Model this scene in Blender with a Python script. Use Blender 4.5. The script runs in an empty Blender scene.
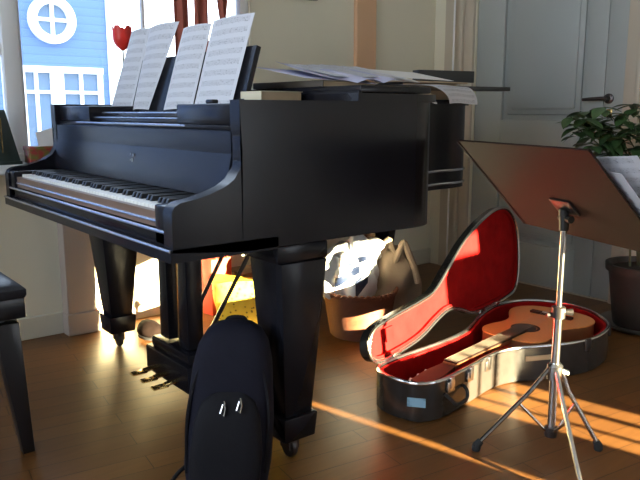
import bpy, bmesh, math, random
from mathutils import Vector, Matrix
random.seed(7)
PI = math.pi
SC = bpy.context.scene
COL = SC.collection

# ------------------------------------------------------------------ materials
def mat(name, color, rough=0.5, metal=0.0, noise=0.0, scale=8.0, bump=0.0, coat=0.0, spec=0.5, trans=0.0, sheen=0.0, alpha_trans=0.0):
    m = bpy.data.materials.new(name); m.use_nodes = True
    nt = m.node_tree; b = nt.nodes['Principled BSDF']
    b.inputs['Base Color'].default_value = (*color, 1)
    b.inputs['Roughness'].default_value = rough
    b.inputs['Metallic'].default_value = metal
    b.inputs['Coat Weight'].default_value = coat
    b.inputs['Specular IOR Level'].default_value = spec
    b.inputs['Sheen Weight'].default_value = sheen
    b.inputs['Transmission Weight'].default_value = trans
    if noise or bump:
        tc = nt.nodes.new('ShaderNodeTexCoord')
        n = nt.nodes.new('ShaderNodeTexNoise'); n.inputs['Scale'].default_value = scale; n.inputs['Detail'].default_value = 4
        nt.links.new(tc.outputs['Object'], n.inputs['Vector'])
        if noise:
            r = nt.nodes.new('ShaderNodeMapRange')
            r.inputs['To Min'].default_value = 1 - noise; r.inputs['To Max'].default_value = 1 + noise
            nt.links.new(n.outputs['Fac'], r.inputs['Value'])
            mx = nt.nodes.new('ShaderNodeVectorMath'); mx.operation = 'SCALE'
            mx.inputs[0].default_value = color
            nt.links.new(r.outputs['Result'], mx.inputs['Scale'])
            nt.links.new(mx.outputs['Vector'], b.inputs['Base Color'])
        if bump:
            bp = nt.nodes.new('ShaderNodeBump'); bp.inputs['Strength'].default_value = bump; bp.inputs['Distance'].default_value = 0.01
            nt.links.new(n.outputs['Fac'], bp.inputs['Height']); nt.links.new(bp.outputs['Normal'], b.inputs['Normal'])
    return m

def ramp_mat(name, tex, cols, rough=0.5, coord='Object', mapscale=(1, 1, 1), rot=(0, 0, 0), bump=0.0, coat=0.0):
    """tex(nt) -> output socket; cols = [(pos, rgb)...]"""
    m = bpy.data.materials.new(name); m.use_nodes = True
    nt = m.node_tree; b = nt.nodes['Principled BSDF']
    tc = nt.nodes.new('ShaderNodeTexCoord'); mp = nt.nodes.new('ShaderNodeMapping')
    mp.inputs['Scale'].default_value = mapscale; mp.inputs['Rotation'].default_value = rot
    nt.links.new(tc.outputs[coord], mp.inputs['Vector'])
    out = tex(nt, mp.outputs['Vector'])
    cr = nt.nodes.new('ShaderNodeValToRGB')
    el = cr.color_ramp.elements
    while len(el) > 1: el.remove(el[0])
    el[0].position, el[0].color = cols[0][0], (*cols[0][1], 1)
    for p, c in cols[1:]:
        e = el.new(p); e.color = (*c, 1)
    nt.links.new(out, cr.inputs['Fac']); nt.links.new(cr.outputs['Color'], b.inputs['Base Color'])
    b.inputs['Roughness'].default_value = rough; b.inputs['Coat Weight'].default_value = coat
    if bump:
        bp = nt.nodes.new('ShaderNodeBump'); bp.inputs['Strength'].default_value = bump; bp.inputs['Distance'].default_value = 0.01
        nt.links.new(out, bp.inputs['Height']); nt.links.new(bp.outputs['Normal'], b.inputs['Normal'])
    return m

def t_wave(scale, distortion=0.0, axis='X', detail=2.0, profile='SIN'):
    def f(nt, v):
        w = nt.nodes.new('ShaderNodeTexWave'); w.bands_direction = axis; w.wave_profile = profile
        w.inputs['Scale'].default_value = scale; w.inputs['Distortion'].default_value = distortion; w.inputs['Detail'].default_value = detail
        nt.links.new(v, w.inputs['Vector']); return w.outputs['Fac']
    return f
def t_noise(scale, detail=4.0):
    def f(nt, v):
        w = nt.nodes.new('ShaderNodeTexNoise'); w.inputs['Scale'].default_value = scale; w.inputs['Detail'].default_value = detail
        nt.links.new(v, w.inputs['Vector']); return w.outputs['Fac']
    return f
def t_voronoi(scale):
    def f(nt, v):
        w = nt.nodes.new('ShaderNodeTexVoronoi'); w.inputs['Scale'].default_value = scale
        nt.links.new(v, w.inputs['Vector']); return w.outputs['Distance']
    return f

def floor_material():
    m = bpy.data.materials.new('parquet'); m.use_nodes = True
    nt = m.node_tree; b = nt.nodes['Principled BSDF']; L = nt.links.new
    tc = nt.nodes.new('ShaderNodeTexCoord')
    mp = nt.nodes.new('ShaderNodeMapping'); mp.inputs['Rotation'].default_value = (0, 0, math.radians(8))
    L(tc.outputs['Object'], mp.inputs['Vector'])
    br = nt.nodes.new('ShaderNodeTexBrick')
    br.inputs['Scale'].default_value = 1.0; br.inputs['Brick Width'].default_value = 0.62; br.inputs['Row Height'].default_value = 0.085
    br.inputs['Mortar Size'].default_value = 0.0016; br.inputs['Mortar Smooth'].default_value = 0.2
    br.inputs['Color1'].default_value = (0.165, 0.070, 0.019, 1); br.inputs['Color2'].default_value = (0.122, 0.050, 0.014, 1)
    br.inputs['Mortar'].default_value = (0.04, 0.016, 0.006, 1)
    L(mp.outputs['Vector'], br.inputs['Vector'])
    mp2 = nt.nodes.new('ShaderNodeMapping'); mp2.inputs['Scale'].default_value = (3, 40, 3); mp2.inputs['Rotation'].default_value = (0, 0, math.radians(8))
    L(tc.outputs['Object'], mp2.inputs['Vector'])
    n = nt.nodes.new('ShaderNodeTexNoise'); n.inputs['Scale'].default_value = 1.5; n.inputs['Detail'].default_value = 5
    L(mp2.outputs['Vector'], n.inputs['Vector'])
    r = nt.nodes.new('ShaderNodeMapRange'); r.inputs['To Min'].default_value = 0.75; r.inputs['To Max'].default_value = 1.25
    L(n.outputs['Fac'], r.inputs['Value'])
    vm = nt.nodes.new('ShaderNodeVectorMath'); vm.operation = 'SCALE'
    L(br.outputs['Color'], vm.inputs[0]); L(r.outputs['Result'], vm.inputs['Scale'])
    L(vm.outputs['Vector'], b.inputs['Base Color'])
    b.inputs['Roughness'].default_value = 0.38
    b.inputs['Specular IOR Level'].default_value = 0.4
    bp = nt.nodes.new('ShaderNodeBump'); bp.inputs['Strength'].default_value = 0.12; bp.inputs['Distance'].default_value = 0.004
    L(br.outputs['Fac'], bp.inputs['Height']); bp.invert = True
    L(bp.outputs['Normal'], b.inputs['Normal'])
    return m

def music_material(name, base):
    """white paper printed with grey five-line staves"""
    m = bpy.data.materials.new(name); m.use_nodes = True
    nt = m.node_tree; b = nt.nodes['Principled BSDF']; L = nt.links.new
    tc = nt.nodes.new('ShaderNodeTexCoord'); sx = nt.nodes.new('ShaderNodeSeparateXYZ')
    L(tc.outputs['UV'], sx.inputs[0])
    def mth(op, a, v=None, v2=None):
        k = nt.nodes.new('ShaderNodeMath'); k.operation = op
        for i, q in enumerate((a, v, v2)):
            if q is None: continue
            if isinstance(q, (int, float)): k.inputs[i].default_value = q
            else: L(q, k.inputs[i])
        return k.outputs[0]
    st = mth('FRACT', mth('MULTIPLY', sx.outputs['Y'], 9.0))
    inst = mth('MULTIPLY', mth('GREATER_THAN', st, 0.25), mth('LESS_THAN', st, 0.80))
    ln = mth('LESS_THAN', mth('FRACT', mth('MULTIPLY', st, 9.0)), 0.3)
    n = nt.nodes.new('ShaderNodeTexNoise'); n.inputs['Scale'].default_value = 1.0; n.inputs['Detail'].default_value = 2
    mp = nt.nodes.new('ShaderNodeMapping'); mp.inputs['Scale'].default_value = (28, 60, 1); L(tc.outputs['UV'], mp.inputs['Vector']); L(mp.outputs['Vector'], n.inputs['Vector'])
    nt2 = mth('GREATER_THAN', n.outputs['Fac'], 0.60)
    ink = mth('MULTIPLY', inst, mth('MAXIMUM', ln, nt2))
    margin = mth('MULTIPLY', mth('GREATER_THAN', sx.outputs['X'], 0.08), mth('LESS_THAN', sx.outputs['X'], 0.93))
    ink = mth('MULTIPLY', mth('MULTIPLY', ink, margin), 0.42)
    mx = nt.nodes.new('ShaderNodeMix'); mx.data_type = 'RGBA'
    mx.inputs[6].default_value = (*base, 1); mx.inputs[7].default_value = (0.05, 0.05, 0.07, 1)
    L(ink, mx.inputs[0]); L(mx.outputs[2], b.inputs['Base Color'])
    b.inputs['Roughness'].default_value = 0.7
    # thin paper lets some light through
    tr = nt.nodes.new('ShaderNodeBsdfTranslucent'); L(mx.outputs[2], tr.inputs['Color'])
    ms = nt.nodes.new('ShaderNodeMixShader'); ms.inputs[0].default_value = 0.3
    L(b.outputs[0], ms.inputs[1]); L(tr.outputs[0], ms.inputs[2])
    L(ms.outputs[0], nt.nodes['Material Output'].inputs['Surface'])
    return m

def glass_material():
    m = bpy.data.materials.new('window_glass'); m.use_nodes = True
    nt = m.node_tree; L = nt.links.new
    for n in list(nt.nodes):
        if n.type != 'OUTPUT_MATERIAL': nt.nodes.remove(n)
    t = nt.nodes.new('ShaderNodeBsdfTransparent'); g = nt.nodes.new('ShaderNodeBsdfGlossy'); g.inputs['Roughness'].default_value = 0.02
    f = nt.nodes.new('ShaderNodeFresnel'); f.inputs['IOR'].default_value = 1.35
    ms = nt.nodes.new('ShaderNodeMixShader'); L(f.outputs[0], ms.inputs[0]); L(t.outputs[0], ms.inputs[1]); L(g.outputs[0], ms.inputs[2])
    L(ms.outputs[0], nt.nodes['Material Output'].inputs['Surface'])
    return m

M = {}
M['floor'] = floor_material()
M['wall'] = mat('wall_cream', (0.73, 0.69, 0.55), 0.8, noise=0.05, scale=3)
M['peach'] = mat('trim_peach', (0.68, 0.42, 0.25), 0.6, noise=0.05, scale=4)
M['ceiling'] = mat('ceiling_white', (0.75, 0.74, 0.70), 0.9, noise=0.03, scale=2)
M['baseboard'] = mat('baseboard_cream', (0.62, 0.58, 0.47), 0.5, noise=0.04, scale=5)
M['casing'] = mat('casing_beige', (0.50, 0.44, 0.35), 0.45, noise=0.06, scale=6)
M['door'] = mat('door_blue_grey', (0.36, 0.39, 0.385), 0.4, noise=0.05, scale=3)
M['winwhite'] = mat('window_white_paint', (0.78, 0.79, 0.80), 0.4, noise=0.03, scale=6)
M['glass'] = glass_material()
M['black'] = mat('piano_black', (0.010, 0.010, 0.014), 0.24, noise=0.2, scale=5, spec=0.26)
M['black2'] = mat('satin_black', (0.014, 0.013, 0.013), 0.42, noise=0.2, scale=7)
M['edge'] = mat('edge_highlight', (0.55, 0.56, 0.60), 0.22, metal=0.9, noise=0.05, scale=5)  # pale metal that paints highlights onto black piano edges
M['ivory'] = mat('white_key', (0.72, 0.71, 0.66), 0.25, noise=0.03, scale=9)
M['ebony'] = mat('black_key', (0.015, 0.015, 0.016), 0.3, noise=0.1, scale=9)
M['keywood'] = mat('keyslip_wood', (0.16, 0.10, 0.07), 0.4, noise=0.15, scale=9)
M['brass'] = mat('brass', (0.72, 0.52, 0.22), 0.25, metal=1, noise=0.06, scale=12)
M['chrome'] = mat('chrome', (0.62, 0.61, 0.60), 0.22, metal=1, noise=0.05, scale=12)
M['darkmetal'] = mat('dark_metal', (0.10, 0.09, 0.09), 0.35, metal=0.9, noise=0.1, scale=12)
M['rubber'] = mat('rubber', (0.02, 0.02, 0.02), 0.8, noise=0.1, scale=15)
M['music'] = music_material('printed_music', (0.74, 0.75, 0.80))
M['paper'] = mat('plain_paper', (0.74, 0.73, 0.72), 0.7, noise=0.04, scale=10)
M['bluepaper'] = mat('bluish_paper', (0.52, 0.53, 0.72), 0.6, noise=0.06, scale=10)
M['tan'] = mat('tan_board', (0.45, 0.34, 0.22), 0.6, noise=0.08, scale=10)
M['folder'] = mat('black_folder', (0.022, 0.024, 0.026), 0.45, noise=0.15, scale=9)
M['folderbrown'] = mat('dark_brown_cover', (0.06, 0.045, 0.03), 0.5, noise=0.15, scale=9)
M['cream'] = mat('cream_cover', (0.55, 0.50, 0.36), 0.6, noise=0.06, scale=9)
M['navy'] = mat('navy_nylon', (0.006, 0.006, 0.014), 0.8, spec=0.25, noise=0.25, scale=30, bump=0.25)
M['navy2'] = mat('dark_nylon_trim', (0.005, 0.0045, 0.007), 0.75, spec=0.25, noise=0.2, scale=30, bump=0.2)
M['case'] = mat('case_black_vinyl', (0.030, 0.026, 0.024), 0.22, noise=0.2, scale=40, bump=0.05)
M['plush'] = mat('red_plush', (0.27, 0.006, 0.006), 0.85, noise=0.45, scale=14, bump=0.7, spec=0.06)
M['spruce'] = ramp_mat('guitar_top', t_wave(30, 0.6, 'Y'), [(0, (0.66, 0.27, 0.07)), (1, (0.76, 0.34, 0.10))], 0.28, coat=0.4)
M['fingerboard'] = mat('fingerboard_ebony', (0.018, 0.010, 0.008), 0.5, noise=0.15, scale=20, spec=0.12)
M['rosewood'] = mat('rosewood', (0.05, 0.022, 0.014), 0.6, spec=0.12, noise=0.2, scale=20)
M['mahogany'] = mat('mahogany_neck', (0.20, 0.075, 0.03), 0.3, noise=0.15, scale=20)
M['string'] = mat('string', (0.45, 0.40, 0.33), 0.45, metal=0.8, noise=0.05, scale=20)
M['sticker'] = ramp_mat('blue_sticker', t_noise(22), [(0.45, (0.28, 0.52, 0.70)), (0.6, (0.10, 0.22, 0.36))], 0.5)
M['standdesk'] = mat('stand_desk_brown', (0.016, 0.009, 0.007), 0.55, noise=0.12, scale=5, spec=0.10)
M['leaf'] = ramp_mat('leaf_green', t_noise(6), [(0.3, (0.030, 0.075, 0.028)), (0.7, (0.075, 0.150, 0.045))], 0.4)
M['stem'] = mat('plant_stem', (0.10, 0.11, 0.05), 0.6, noise=0.2, scale=20)
M['pot'] = mat('pot_dark', (0.035, 0.028, 0.022), 0.5, noise=0.2, scale=10)
M['soil'] = mat('soil', (0.03, 0.02, 0.012), 0.95, noise=0.4, scale=60, bump=0.6)
M['saucer'] = mat('saucer_grey', (0.14, 0.14, 0.13), 0.4, noise=0.1, scale=10)
M['wicker'] = ramp_mat('wicker', t_wave(60, 2.0, 'Z'), [(0, (0.10, 0.03, 0.015)), (1, (0.42, 0.14, 0.06))], 0.6, bump=0.6)
M['plastic'] = mat('white_plastic_bag', (0.78, 0.80, 0.84), 0.35, noise=0.06, scale=8)
M['plasticblue'] = mat('dark_blue_plastic', (0.012, 0.020, 0.050), 0.4, noise=0.2, scale=8)
M['canvas'] = mat('tan_canvas', (0.36, 0.27, 0.20), 0.85, noise=0.12, scale=25, bump=0.2)
M['yellowbag'] = ramp_mat('yellow_pattern', t_voronoi(48), [(0.0, (0.16, 0.09, 0.01)), (0.18, (0.30, 0.20, 0.02)), (0.26, (0.85, 0.60, 0.05)), (1, (0.90, 0.68, 0.08))], 0.5)
M['redbag'] = mat('red_fabric', (0.55, 0.06, 0.03), 0.7, noise=0.15, scale=14)
M['brownbox'] = mat('brown_card', (0.20, 0.10, 0.05), 0.8, noise=0.12, scale=10)
M['stool'] = mat('stool_black', (0.014, 0.014, 0.017), 0.28, noise=0.15, scale=8)
M['leather'] = mat('stool_leather', (0.016, 0.018, 0.026), 0.32, noise=0.2, scale=60, bump=0.12)
M['pink'] = mat('pink_cloth', (0.45, 0.06, 0.22), 0.85, noise=0.15, scale=20)
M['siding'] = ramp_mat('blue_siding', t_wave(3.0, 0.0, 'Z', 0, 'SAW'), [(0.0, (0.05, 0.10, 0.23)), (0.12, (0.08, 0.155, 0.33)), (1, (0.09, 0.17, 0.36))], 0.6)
M['housewhite'] = mat('house_white_trim', (0.85, 0.86, 0.86), 0.5, noise=0.03, scale=5)
M['housepane'] = mat('house_pane', (0.10, 0.17, 0.28), 0.15, noise=0.2, scale=1.5)
M['roof'] = mat('roof_slate', (0.16, 0.17, 0.19), 0.7, noise=0.15, scale=3)
M['ground'] = mat('ground_gravel', (0.30, 0.31, 0.29), 0.9, noise=0.2, scale=4)
M['outwall'] = mat('outside_render', (0.74, 0.71, 0.64), 0.9, noise=0.08, scale=1)
M['curtain'] = mat('red_brown_cloth', (0.36, 0.10, 0.07), 0.85, noise=0.12, scale=12)
M['tulip'] = mat('red_petal', (0.75, 0.03, 0.02), 0.45, noise=0.15, scale=20)
M['metronome'] = mat('dark_green_wood', (0.030, 0.045, 0.042), 0.4, noise=0.2, scale=12)
M['tin'] = ramp_mat('red_tin', t_noise(28), [(0.42, (0.35, 0.04, 0.04)), (0.6, (0.16, 0.15, 0.03))], 0.45)
M['sun_mask'] = mat('sun_mask_brown', (0.30, 0.22, 0.15), 0.7, noise=0.1, scale=5)
M['slipper'] = mat('dark_felt', (0.010, 0.006, 0.005), 0.9, spec=0.05, noise=0.2, scale=25, bump=0.3)
M['picture'] = mat('picture_frame_grey', (0.30, 0.26, 0.21), 0.5, noise=0.1, scale=9)
M['canvaspic'] = ramp_mat('muted_canvas', t_noise(4), [(0.4, (0.5, 0.45, 0.36)), (0.6, (0.3, 0.32, 0.33))], 0.8)

# ------------------------------------------------------------------ mesh helpers
def new(): return bmesh.new()
def box(bm, x0, x1, y0, y1, z0, z1, bev=0.0, mtx=None):
    vs = [bm.verts.new((x, y, z)) for z in (z0, z1) for y in (y0, y1) for x in (x0, x1)]
    q = [(0, 2, 3, 1), (4, 5, 7, 6), (0, 1, 5, 4), (2, 6, 7, 3), (0, 4, 6, 2), (1, 3, 7, 5)]
    fs = [bm.faces.new([vs[i] for i in f]) for f in q]
    if bev:
        es = list({e for f in fs for e in f.edges})
        r = bmesh.ops.bevel(bm, geom=es, offset=bev, segments=2, affect='EDGES', profile=0.5)
        vs = list({v for f in r['faces'] for v in f.verts} | {v for v in vs if v.is_valid})
    if mtx is not None: bmesh.ops.transform(bm, matrix=mtx, verts=vs)
    return vs
def frustum(bm, base, top, z0, z1, bev=0.0):
    """base/top = (x0,x1,y0,y1)"""
    vs = [bm.verts.new((x, y, z)) for (b, z) in ((base, z0), (top, z1)) for y in b[2:] for x in b[:2]]
    q = [(0, 2, 3, 1), (4, 5, 7, 6), (0, 1, 5, 4), (2, 6, 7, 3), (0, 4, 6, 2), (1, 3, 7, 5)]
    fs = [bm.faces.new([vs[i] for i in f]) for f in q]
    if bev:
        bmesh.ops.bevel(bm, geom=list({e for f in fs for e in f.edges}), offset=bev, segments=2, affect='EDGES', profile=0.5)
def tube(bm, pts, r, seg=10, closed=False):
    pts = [Vector(p) for p in pts]; n = len(pts)
    rs = r if isinstance(r, (list, tuple)) else [r] * n
    rings = []; prev = None
    for i, p in enumerate(pts):
        if closed: t = (pts[(i + 1) % n] - pts[i - 1])
        else: t = pts[min(i + 1, n - 1)] - pts[max(i - 1, 0)]
        t.normalize()
        if prev is None:
            a = Vector((0, 0, 1)) if abs(t.z) < 0.9 else Vector((1, 0, 0))
            u = t.cross(a).normalized()
        else:
            u = (prev - t * prev.dot(t)).normalized()
        prev = u; w = t.cross(u)
        rings.append([bm.verts.new(p + (u * math.cos(2 * PI * k / seg) + w * math.sin(2 * PI * k / seg)) * rs[i]) for k in range(seg)])
    m = n if closed else n - 1
    for i in range(m):
        a, b = rings[i], rings[(i + 1) % n]
        for k in range(seg): bm.faces.new((a[k], a[(k + 1) % seg], b[(k + 1) % seg], b[k]))
    if not closed:
        bm.faces.new(list(reversed(rings[0]))); bm.faces.new(rings[-1])
def lathe(bm, prof, c, seg=24, axis='Z'):
    rings = []
    for r, z in prof:
        if r < 1e-5: rings.append([bm.verts.new(_ax(c, 0, 0, z, axis))])
        else: rings.append([bm.verts.new(_ax(c, r * math.cos(2 * PI * k / seg), r * math.sin(2 * PI * k / seg), z, axis)) for k in range(seg)])
    for a, b in zip(rings, rings[1:]):
        for k in range(seg):
            k2 = (k + 1) % seg
            if len(a) == 1 and len(b) == 1: continue
            if len(a) == 1: bm.faces.new((a[0], b[k2], b[k]))
            elif len(b) == 1: bm.faces.new((a[k], a[k2], b[0]))
            else: bm.faces.new((a[k], a[k2], b[k2], b[k]))
    if len(rings[0]) > 1: bm.faces.new(list(reversed(rings[0])))
    if len(rings[-1]) > 1: bm.faces.new(rings[-1])
def _ax(c, a, b, h, axis):
    if axis == 'Z': return (c[0] + a, c[1] + b, c[2] + h)
    if axis == 'X': return (c[0] + h, c[1] + a, c[2] + b)
    return (c[0] + a, c[1] + h, c[2] + b)
def prism(bm, pts, f0, f1):
    """pts 2D; f0/f1 map (a,b) -> 3D for the two caps"""
    A = [bm.verts.new(f0(*p)) for p in pts]; B = [bm.verts.new(f1(*p)) for p in pts]; n = len(pts)
    bm.faces.new(list(reversed(A))); bm.faces.new(B)
    for i in range(n): bm.faces.new((A[i], A[(i + 1) % n], B[(i + 1) % n], B[i]))
def zprism(bm, pts, z0, z1): prism(bm, pts, lambda a, b: (a, b, z0), lambda a, b: (a, b, z1))
def ring(bm, outer, inner, f0, f1, closed=True):
    n = len(outer); O0 = [bm.verts.new(f0(*p)) for p in outer]; O1 = [bm.verts.new(f1(*p)) for p in outer]
    I0 = [bm.verts.new(f0(*p)) for p in inner]; I1 = [bm.verts.new(f1(*p)) for p in inner]
    for i in range(n if closed else n - 1):
        j = (i + 1) % n
        bm.faces.new((O0[i], O0[j], O1[j], O1[i])); bm.faces.new((I0[j], I0[i], I1[i], I1[j]))
        bm.faces.new((O1[i], O1[j], I1[j], I1[i])); bm.faces.new((O0[j], O0[i], I0[i], I0[j]))
    if not closed:
        bm.faces.new((O0[0], O1[0], I1[0], I0[0])); bm.faces.new((O0[-1], I0[-1], I1[-1], O1[-1]))
def sheet(bm, f, nu, nv, thick=0.0):
    """f(u,v)->Vector; grid with uv; optional thickness along normal via solidify step"""
    uvl = bm.loops.layers.uv.verify()
    V = [[bm.verts.new(f(i / nu, j / nv)) for j in range(nv + 1)] for i in range(nu + 1)]
    fs = []
    for i in range(nu):
        for j in range(nv):
            fc = bm.faces.new((V[i][j], V[i + 1][j], V[i + 1][j + 1], V[i][j + 1]))
            for lp, (a, b) in zip(fc.loops, ((i, j), (i + 1, j), (i + 1, j + 1), (i, j + 1))): lp[uvl].uv = (a / nu, b / nv)
            fs.append(fc)
    if thick:
        bm.normal_update()
        bmesh.ops.solidify(bm, geom=fs, thickness=thick)
def spline(pts, n=8, closed=False):
    P = [Vector(p) for p in pts]; out = []; m = len(P)
    rng = range(m) if closed else range(m - 1)
    for i in rng:
        if closed: p0, p1, p2, p3 = P[i - 1], P[i], P[(i + 1) % m], P[(i + 2) % m]
        else: p0, p1, p2, p3 = P[max(i - 1, 0)], P[i], P[i + 1], P[min(i + 2, m - 1)]
        for k in range(n):
            t = k / n
            out.append(tuple(0.5 * ((2 * p1) + (p2 - p0) * t + (2 * p0 - 5 * p1 + 4 * p2 - p3) * t * t + (3 * p1 - p0 - 3 * p2 + p3) * t ** 3)))
    if not closed: out.append(tuple(P[-1]))
    return out
def area2(p): return sum(p[i][0] * p[(i + 1) % len(p)][1] - p[(i + 1) % len(p)][0] * p[i][1] for i in range(len(p)))
def offset2(pts, d, closed=True):
    """inset (d>0) of a CCW outline"""
    n = len(pts); out = []
    for i in range(n):
        a = pts[i - 1] if (closed or i > 0) else pts[0]; b = pts[(i + 1) % n] if (closed or i < n - 1) else pts[-1]
        tx, ty = b[0] - a[0], b[1] - a[1]; l = math.hypot(tx, ty) or 1
        out.append((pts[i][0] - ty / l * d, pts[i][1] + tx / l * d))
    return out

def obj(name, bm, m, parent=None, smooth=True, at=None, kind=None, label=None):
    """bm is in world coordinates; 'at' (or the parent's base) becomes the origin"""
    bmesh.ops.recalc_face_normals(bm, faces=bm.faces)
    org = Vector(parent['_o']) if parent is not None else Vector(at or (0, 0, 0))
    bmesh.ops.translate(bm, verts=bm.verts, vec=-org)
    me = bpy.data.meshes.new(name); bm.to_mesh(me); bm.free()
    me.materials.append(m)
    if smooth:
        me.shade_smooth(); me.set_sharp_from_angle(angle=math.radians(38))
    o = bpy.data.objects.new(name, me); COL.objects.link(o)
    if parent is not None: o.parent = parent
    else: o.location = org
    o['_o'] = tuple(org)
    if kind: o['kind'] = kind
    if label: o['label'] = label
    return o
def tag(o, label, cat, group=None):
    o['label'] = label; o['category'] = cat
    if group: o['group'] = group
    return o
def thing(name, label, cat, at, group=None):
    o = bpy.data.objects.new(name, None); COL.objects.link(o)
    o.location = at; o['_o'] = tuple(at); o.empty_display_size = 0.05
    return tag(o, label, cat, group)
def struct(name, bm, m, parent=None, smooth=False): return obj(name, bm, m, parent, smooth, kind=None if parent else 'structure')

# ------------------------------------------------------------------ room shell  (x = along window wall, y = towards window wall)
XL, XR, YB, YW, ZC = -2.3, 2.71, -3.0, 1.68, 2.75
bm = new(); box(bm, XL - .1, XR + .2, YB - .1, YW + .25, -.12, 0); struct('floor', bm, M['floor'])
bm = new(); box(bm, XL - .1, XR + .2, YB - .1, YW + .25, ZC, ZC + .15); struct('ceiling', bm, M['ceiling'])
WX0, WX1, WZ0, WZ1 = -1.35, 1.315, .775, 2.38
bm = new()
box(bm, XL - .1, WX0, YW, YW + .2, 0, ZC); box(bm, WX0, WX1, YW, YW + .2, 0, WZ0)
box(bm, WX0, WX1, YW, YW + .2, WZ1, ZC); box(bm, WX1, XR + .2, YW, YW + .2, 0, ZC)
struct('wall_front', bm, M['wall'])
DY0, DY1, DZ = .385, 1.35, 2.08
bm = new(); box(bm, XR, XR + .2, YB - .1, DY0, 0, ZC); box(bm, XR, XR + .2, DY1, YW, 0, ZC); box(bm, XR, XR + .2, DY0, DY1, DZ, ZC)
struct('wall_right', bm, M['wall'])
LY0, LY1, LZ0, LZ1 = -2.3, 1.25, .60, 2.45
bm = new()
box(bm, XL - .2, XL, YB - .1, LY0, 0, ZC); box(bm, XL - .2, XL, LY1, YW + .2, 0, ZC); box(bm, XL - .2, XL, LY0, LY1, 0, LZ0); box(bm, XL - .2, XL, LY0, LY1, LZ1, ZC)
struct('wall_left', bm, M['wall'])
BX0, BX1, BZ0, BZ1 = 1.33, 2.46, .20, 1.20
bm = new()
box(bm, XL - .2, BX0, YB - .2, YB, 0, 9); box(bm, BX1, XR + .2, YB - .2, YB, 0, 9); box(bm, BX0, BX1, YB - .2, YB, 0, BZ0); box(bm, BX0, BX1, YB - .2, YB, BZ1, 9)  # unseen upper storeys and side parts added to shade the house
box(bm, -9, XL - .2, YB - .2, YB, -1, 9); box(bm, XR + .2, 12, YB - .2, YB, -1, 9)
struct('wall_back', bm, M['outwall'])

bm = new()
box(bm, XL, XR, YW - .018, YW, 0, .10, .004); struct('baseboard_front', bm, M['baseboard'])
bm = new(); box(bm, XR - .018, XR, YB, DY0 - .10, 0, .11, .004); struct('baseboard_right', bm, M['baseboard'])
bm = new(); box(bm, XL, XL + .018, YB, YW, 0, .10, .004); struct('baseboard_left', bm, M['baseboard'])
# pilaster below the sill, peach strip on the wall right of the window
bm = new(); box(bm, .262, .398, YW - .075, YW, 0, .75, .004); box(bm, .255, .405, YW - .09, YW, 0, .10, .004); struct('trim_1', bm, mat('pilaster_shade', (0.40, 0.33, 0.28), .7, noise=.05, scale=5))  # darker tone paints the shade lying on the pilaster
bm = new(); box(bm, 2.02, 2.175, YW - .03, YW, .10, ZC, .006); struct('trim_2', bm, M['peach'])

# main window: sill, frame, mullion, glazing bars, glass
bm = new(); box(bm, WX0 - .05, WX1 + .05, YW - .13, YW + .10, WZ0 - .03, WZ0 + .012, .006); struct('trim_3', bm, M['winwhite'])
w1 = bpy.data.objects.new('window_1', None); COL.objects.link(w1); w1['kind'] = 'structure'; w1['_o'] = (0, 0, 0)
bm = new()
box(bm, WX0, WX0 + .06, YW + .02, YW + .10, WZ0, WZ1, .004); box(bm, WX1 - .05, WX1, YW + .02, YW + .10, WZ0, WZ1, .004)
box(bm, WX0, WX1, YW + .02, YW + .10, WZ1 - .06, WZ1, .004); box(bm, WX0, WX1, YW + .02, YW + .10, WZ0 + .012, WZ0 + .05, .004)
obj('window_frame', bm, M['winwhite'], w1)
for x in (.128, -.62):
    bm = new(); box(bm, x - .030, x + .038, YW + .025, YW + .085, WZ0 + .012, WZ1, .006); obj('mullion', bm, M['winwhite'], w1)
bm = new()
for a, b in ((.166, .178), (.735, .748)): box(bm, a, b, YW + .04, YW + .07, WZ0 + .05, WZ1 - .06)
box(bm, WX0 + .06, .10, YW + .04, YW + .07, 1.235, 1.285)
obj('glazing_bar', bm, M['winwhite'], w1)
bm = new(); box(bm, WX0 + .03, WX1 - .03, YW + .053, YW + .057, WZ0 + .03, WZ1 - .03); obj('pane', bm, M['glass'], w1)
# left window
w2 = bpy.data.objects.new('window_2', None); COL.objects.link(w2); w2['kind'] = 'structure'; w2['_o'] = (0, 0, 0)
bm = new()
for a, b in ((LY0, LY0 + .06), (LY1 - .06, LY1), (-1.15, -1.07), (.05, .13)): box(bm, XL - .14, XL - .05, a, b, LZ0, LZ1, .004)
for a, b in ((LZ0, LZ0 + .06), (LZ1 - .06, LZ1)): box(bm, XL - .14, XL - .05, LY0, LY1, a, b, .004)
obj('window_frame', bm, M['winwhite'], w2)
bm = new(); box(bm, XL - .10, XL - .096, LY0 + .02, LY1 - .02, LZ0 + .02, LZ1 - .02); obj('pane', bm, M['glass'], w2)
# back window; unseen panel added, its gaps cut the low sun into patches  (s = x at y=0 along the sun)
w3 = bpy.data.objects.new('window_3', None); COL.objects.link(w3); w3['kind'] = 'structure'; w3['_o'] = (0, 0, 0)
SUN_T = .21
def sx(s): return s - SUN_T * (YB - .1)
bm = new()
def mask_piece(s0, s1, z0, z1): box(bm, sx(s0), sx(s1), YB - .11, YB - .09, z0, z1)
LO, HI = BX0 + SUN_T * (YB - .1), BX1 + SUN_T * (YB - .1)
gaps = [(.720, .750), (1.078, 1.152), (1.170, 1.264), (1.292, 1.376)]
p = LO
for a, b in gaps: mask_piece(p, a, BZ0, .70); p = b
mask_piece(p, HI, BZ0, .70)
mask_piece(LO, .74, .70, BZ1); mask_piece(1.46, HI, .70, 1.0); mask_piece(1.80, HI, 1.0, BZ1); mask_piece(.74, 1.80, 1.09, BZ1)
obj('sun_mask', bm, M['sun_mask'], w3, smooth=False)

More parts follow.
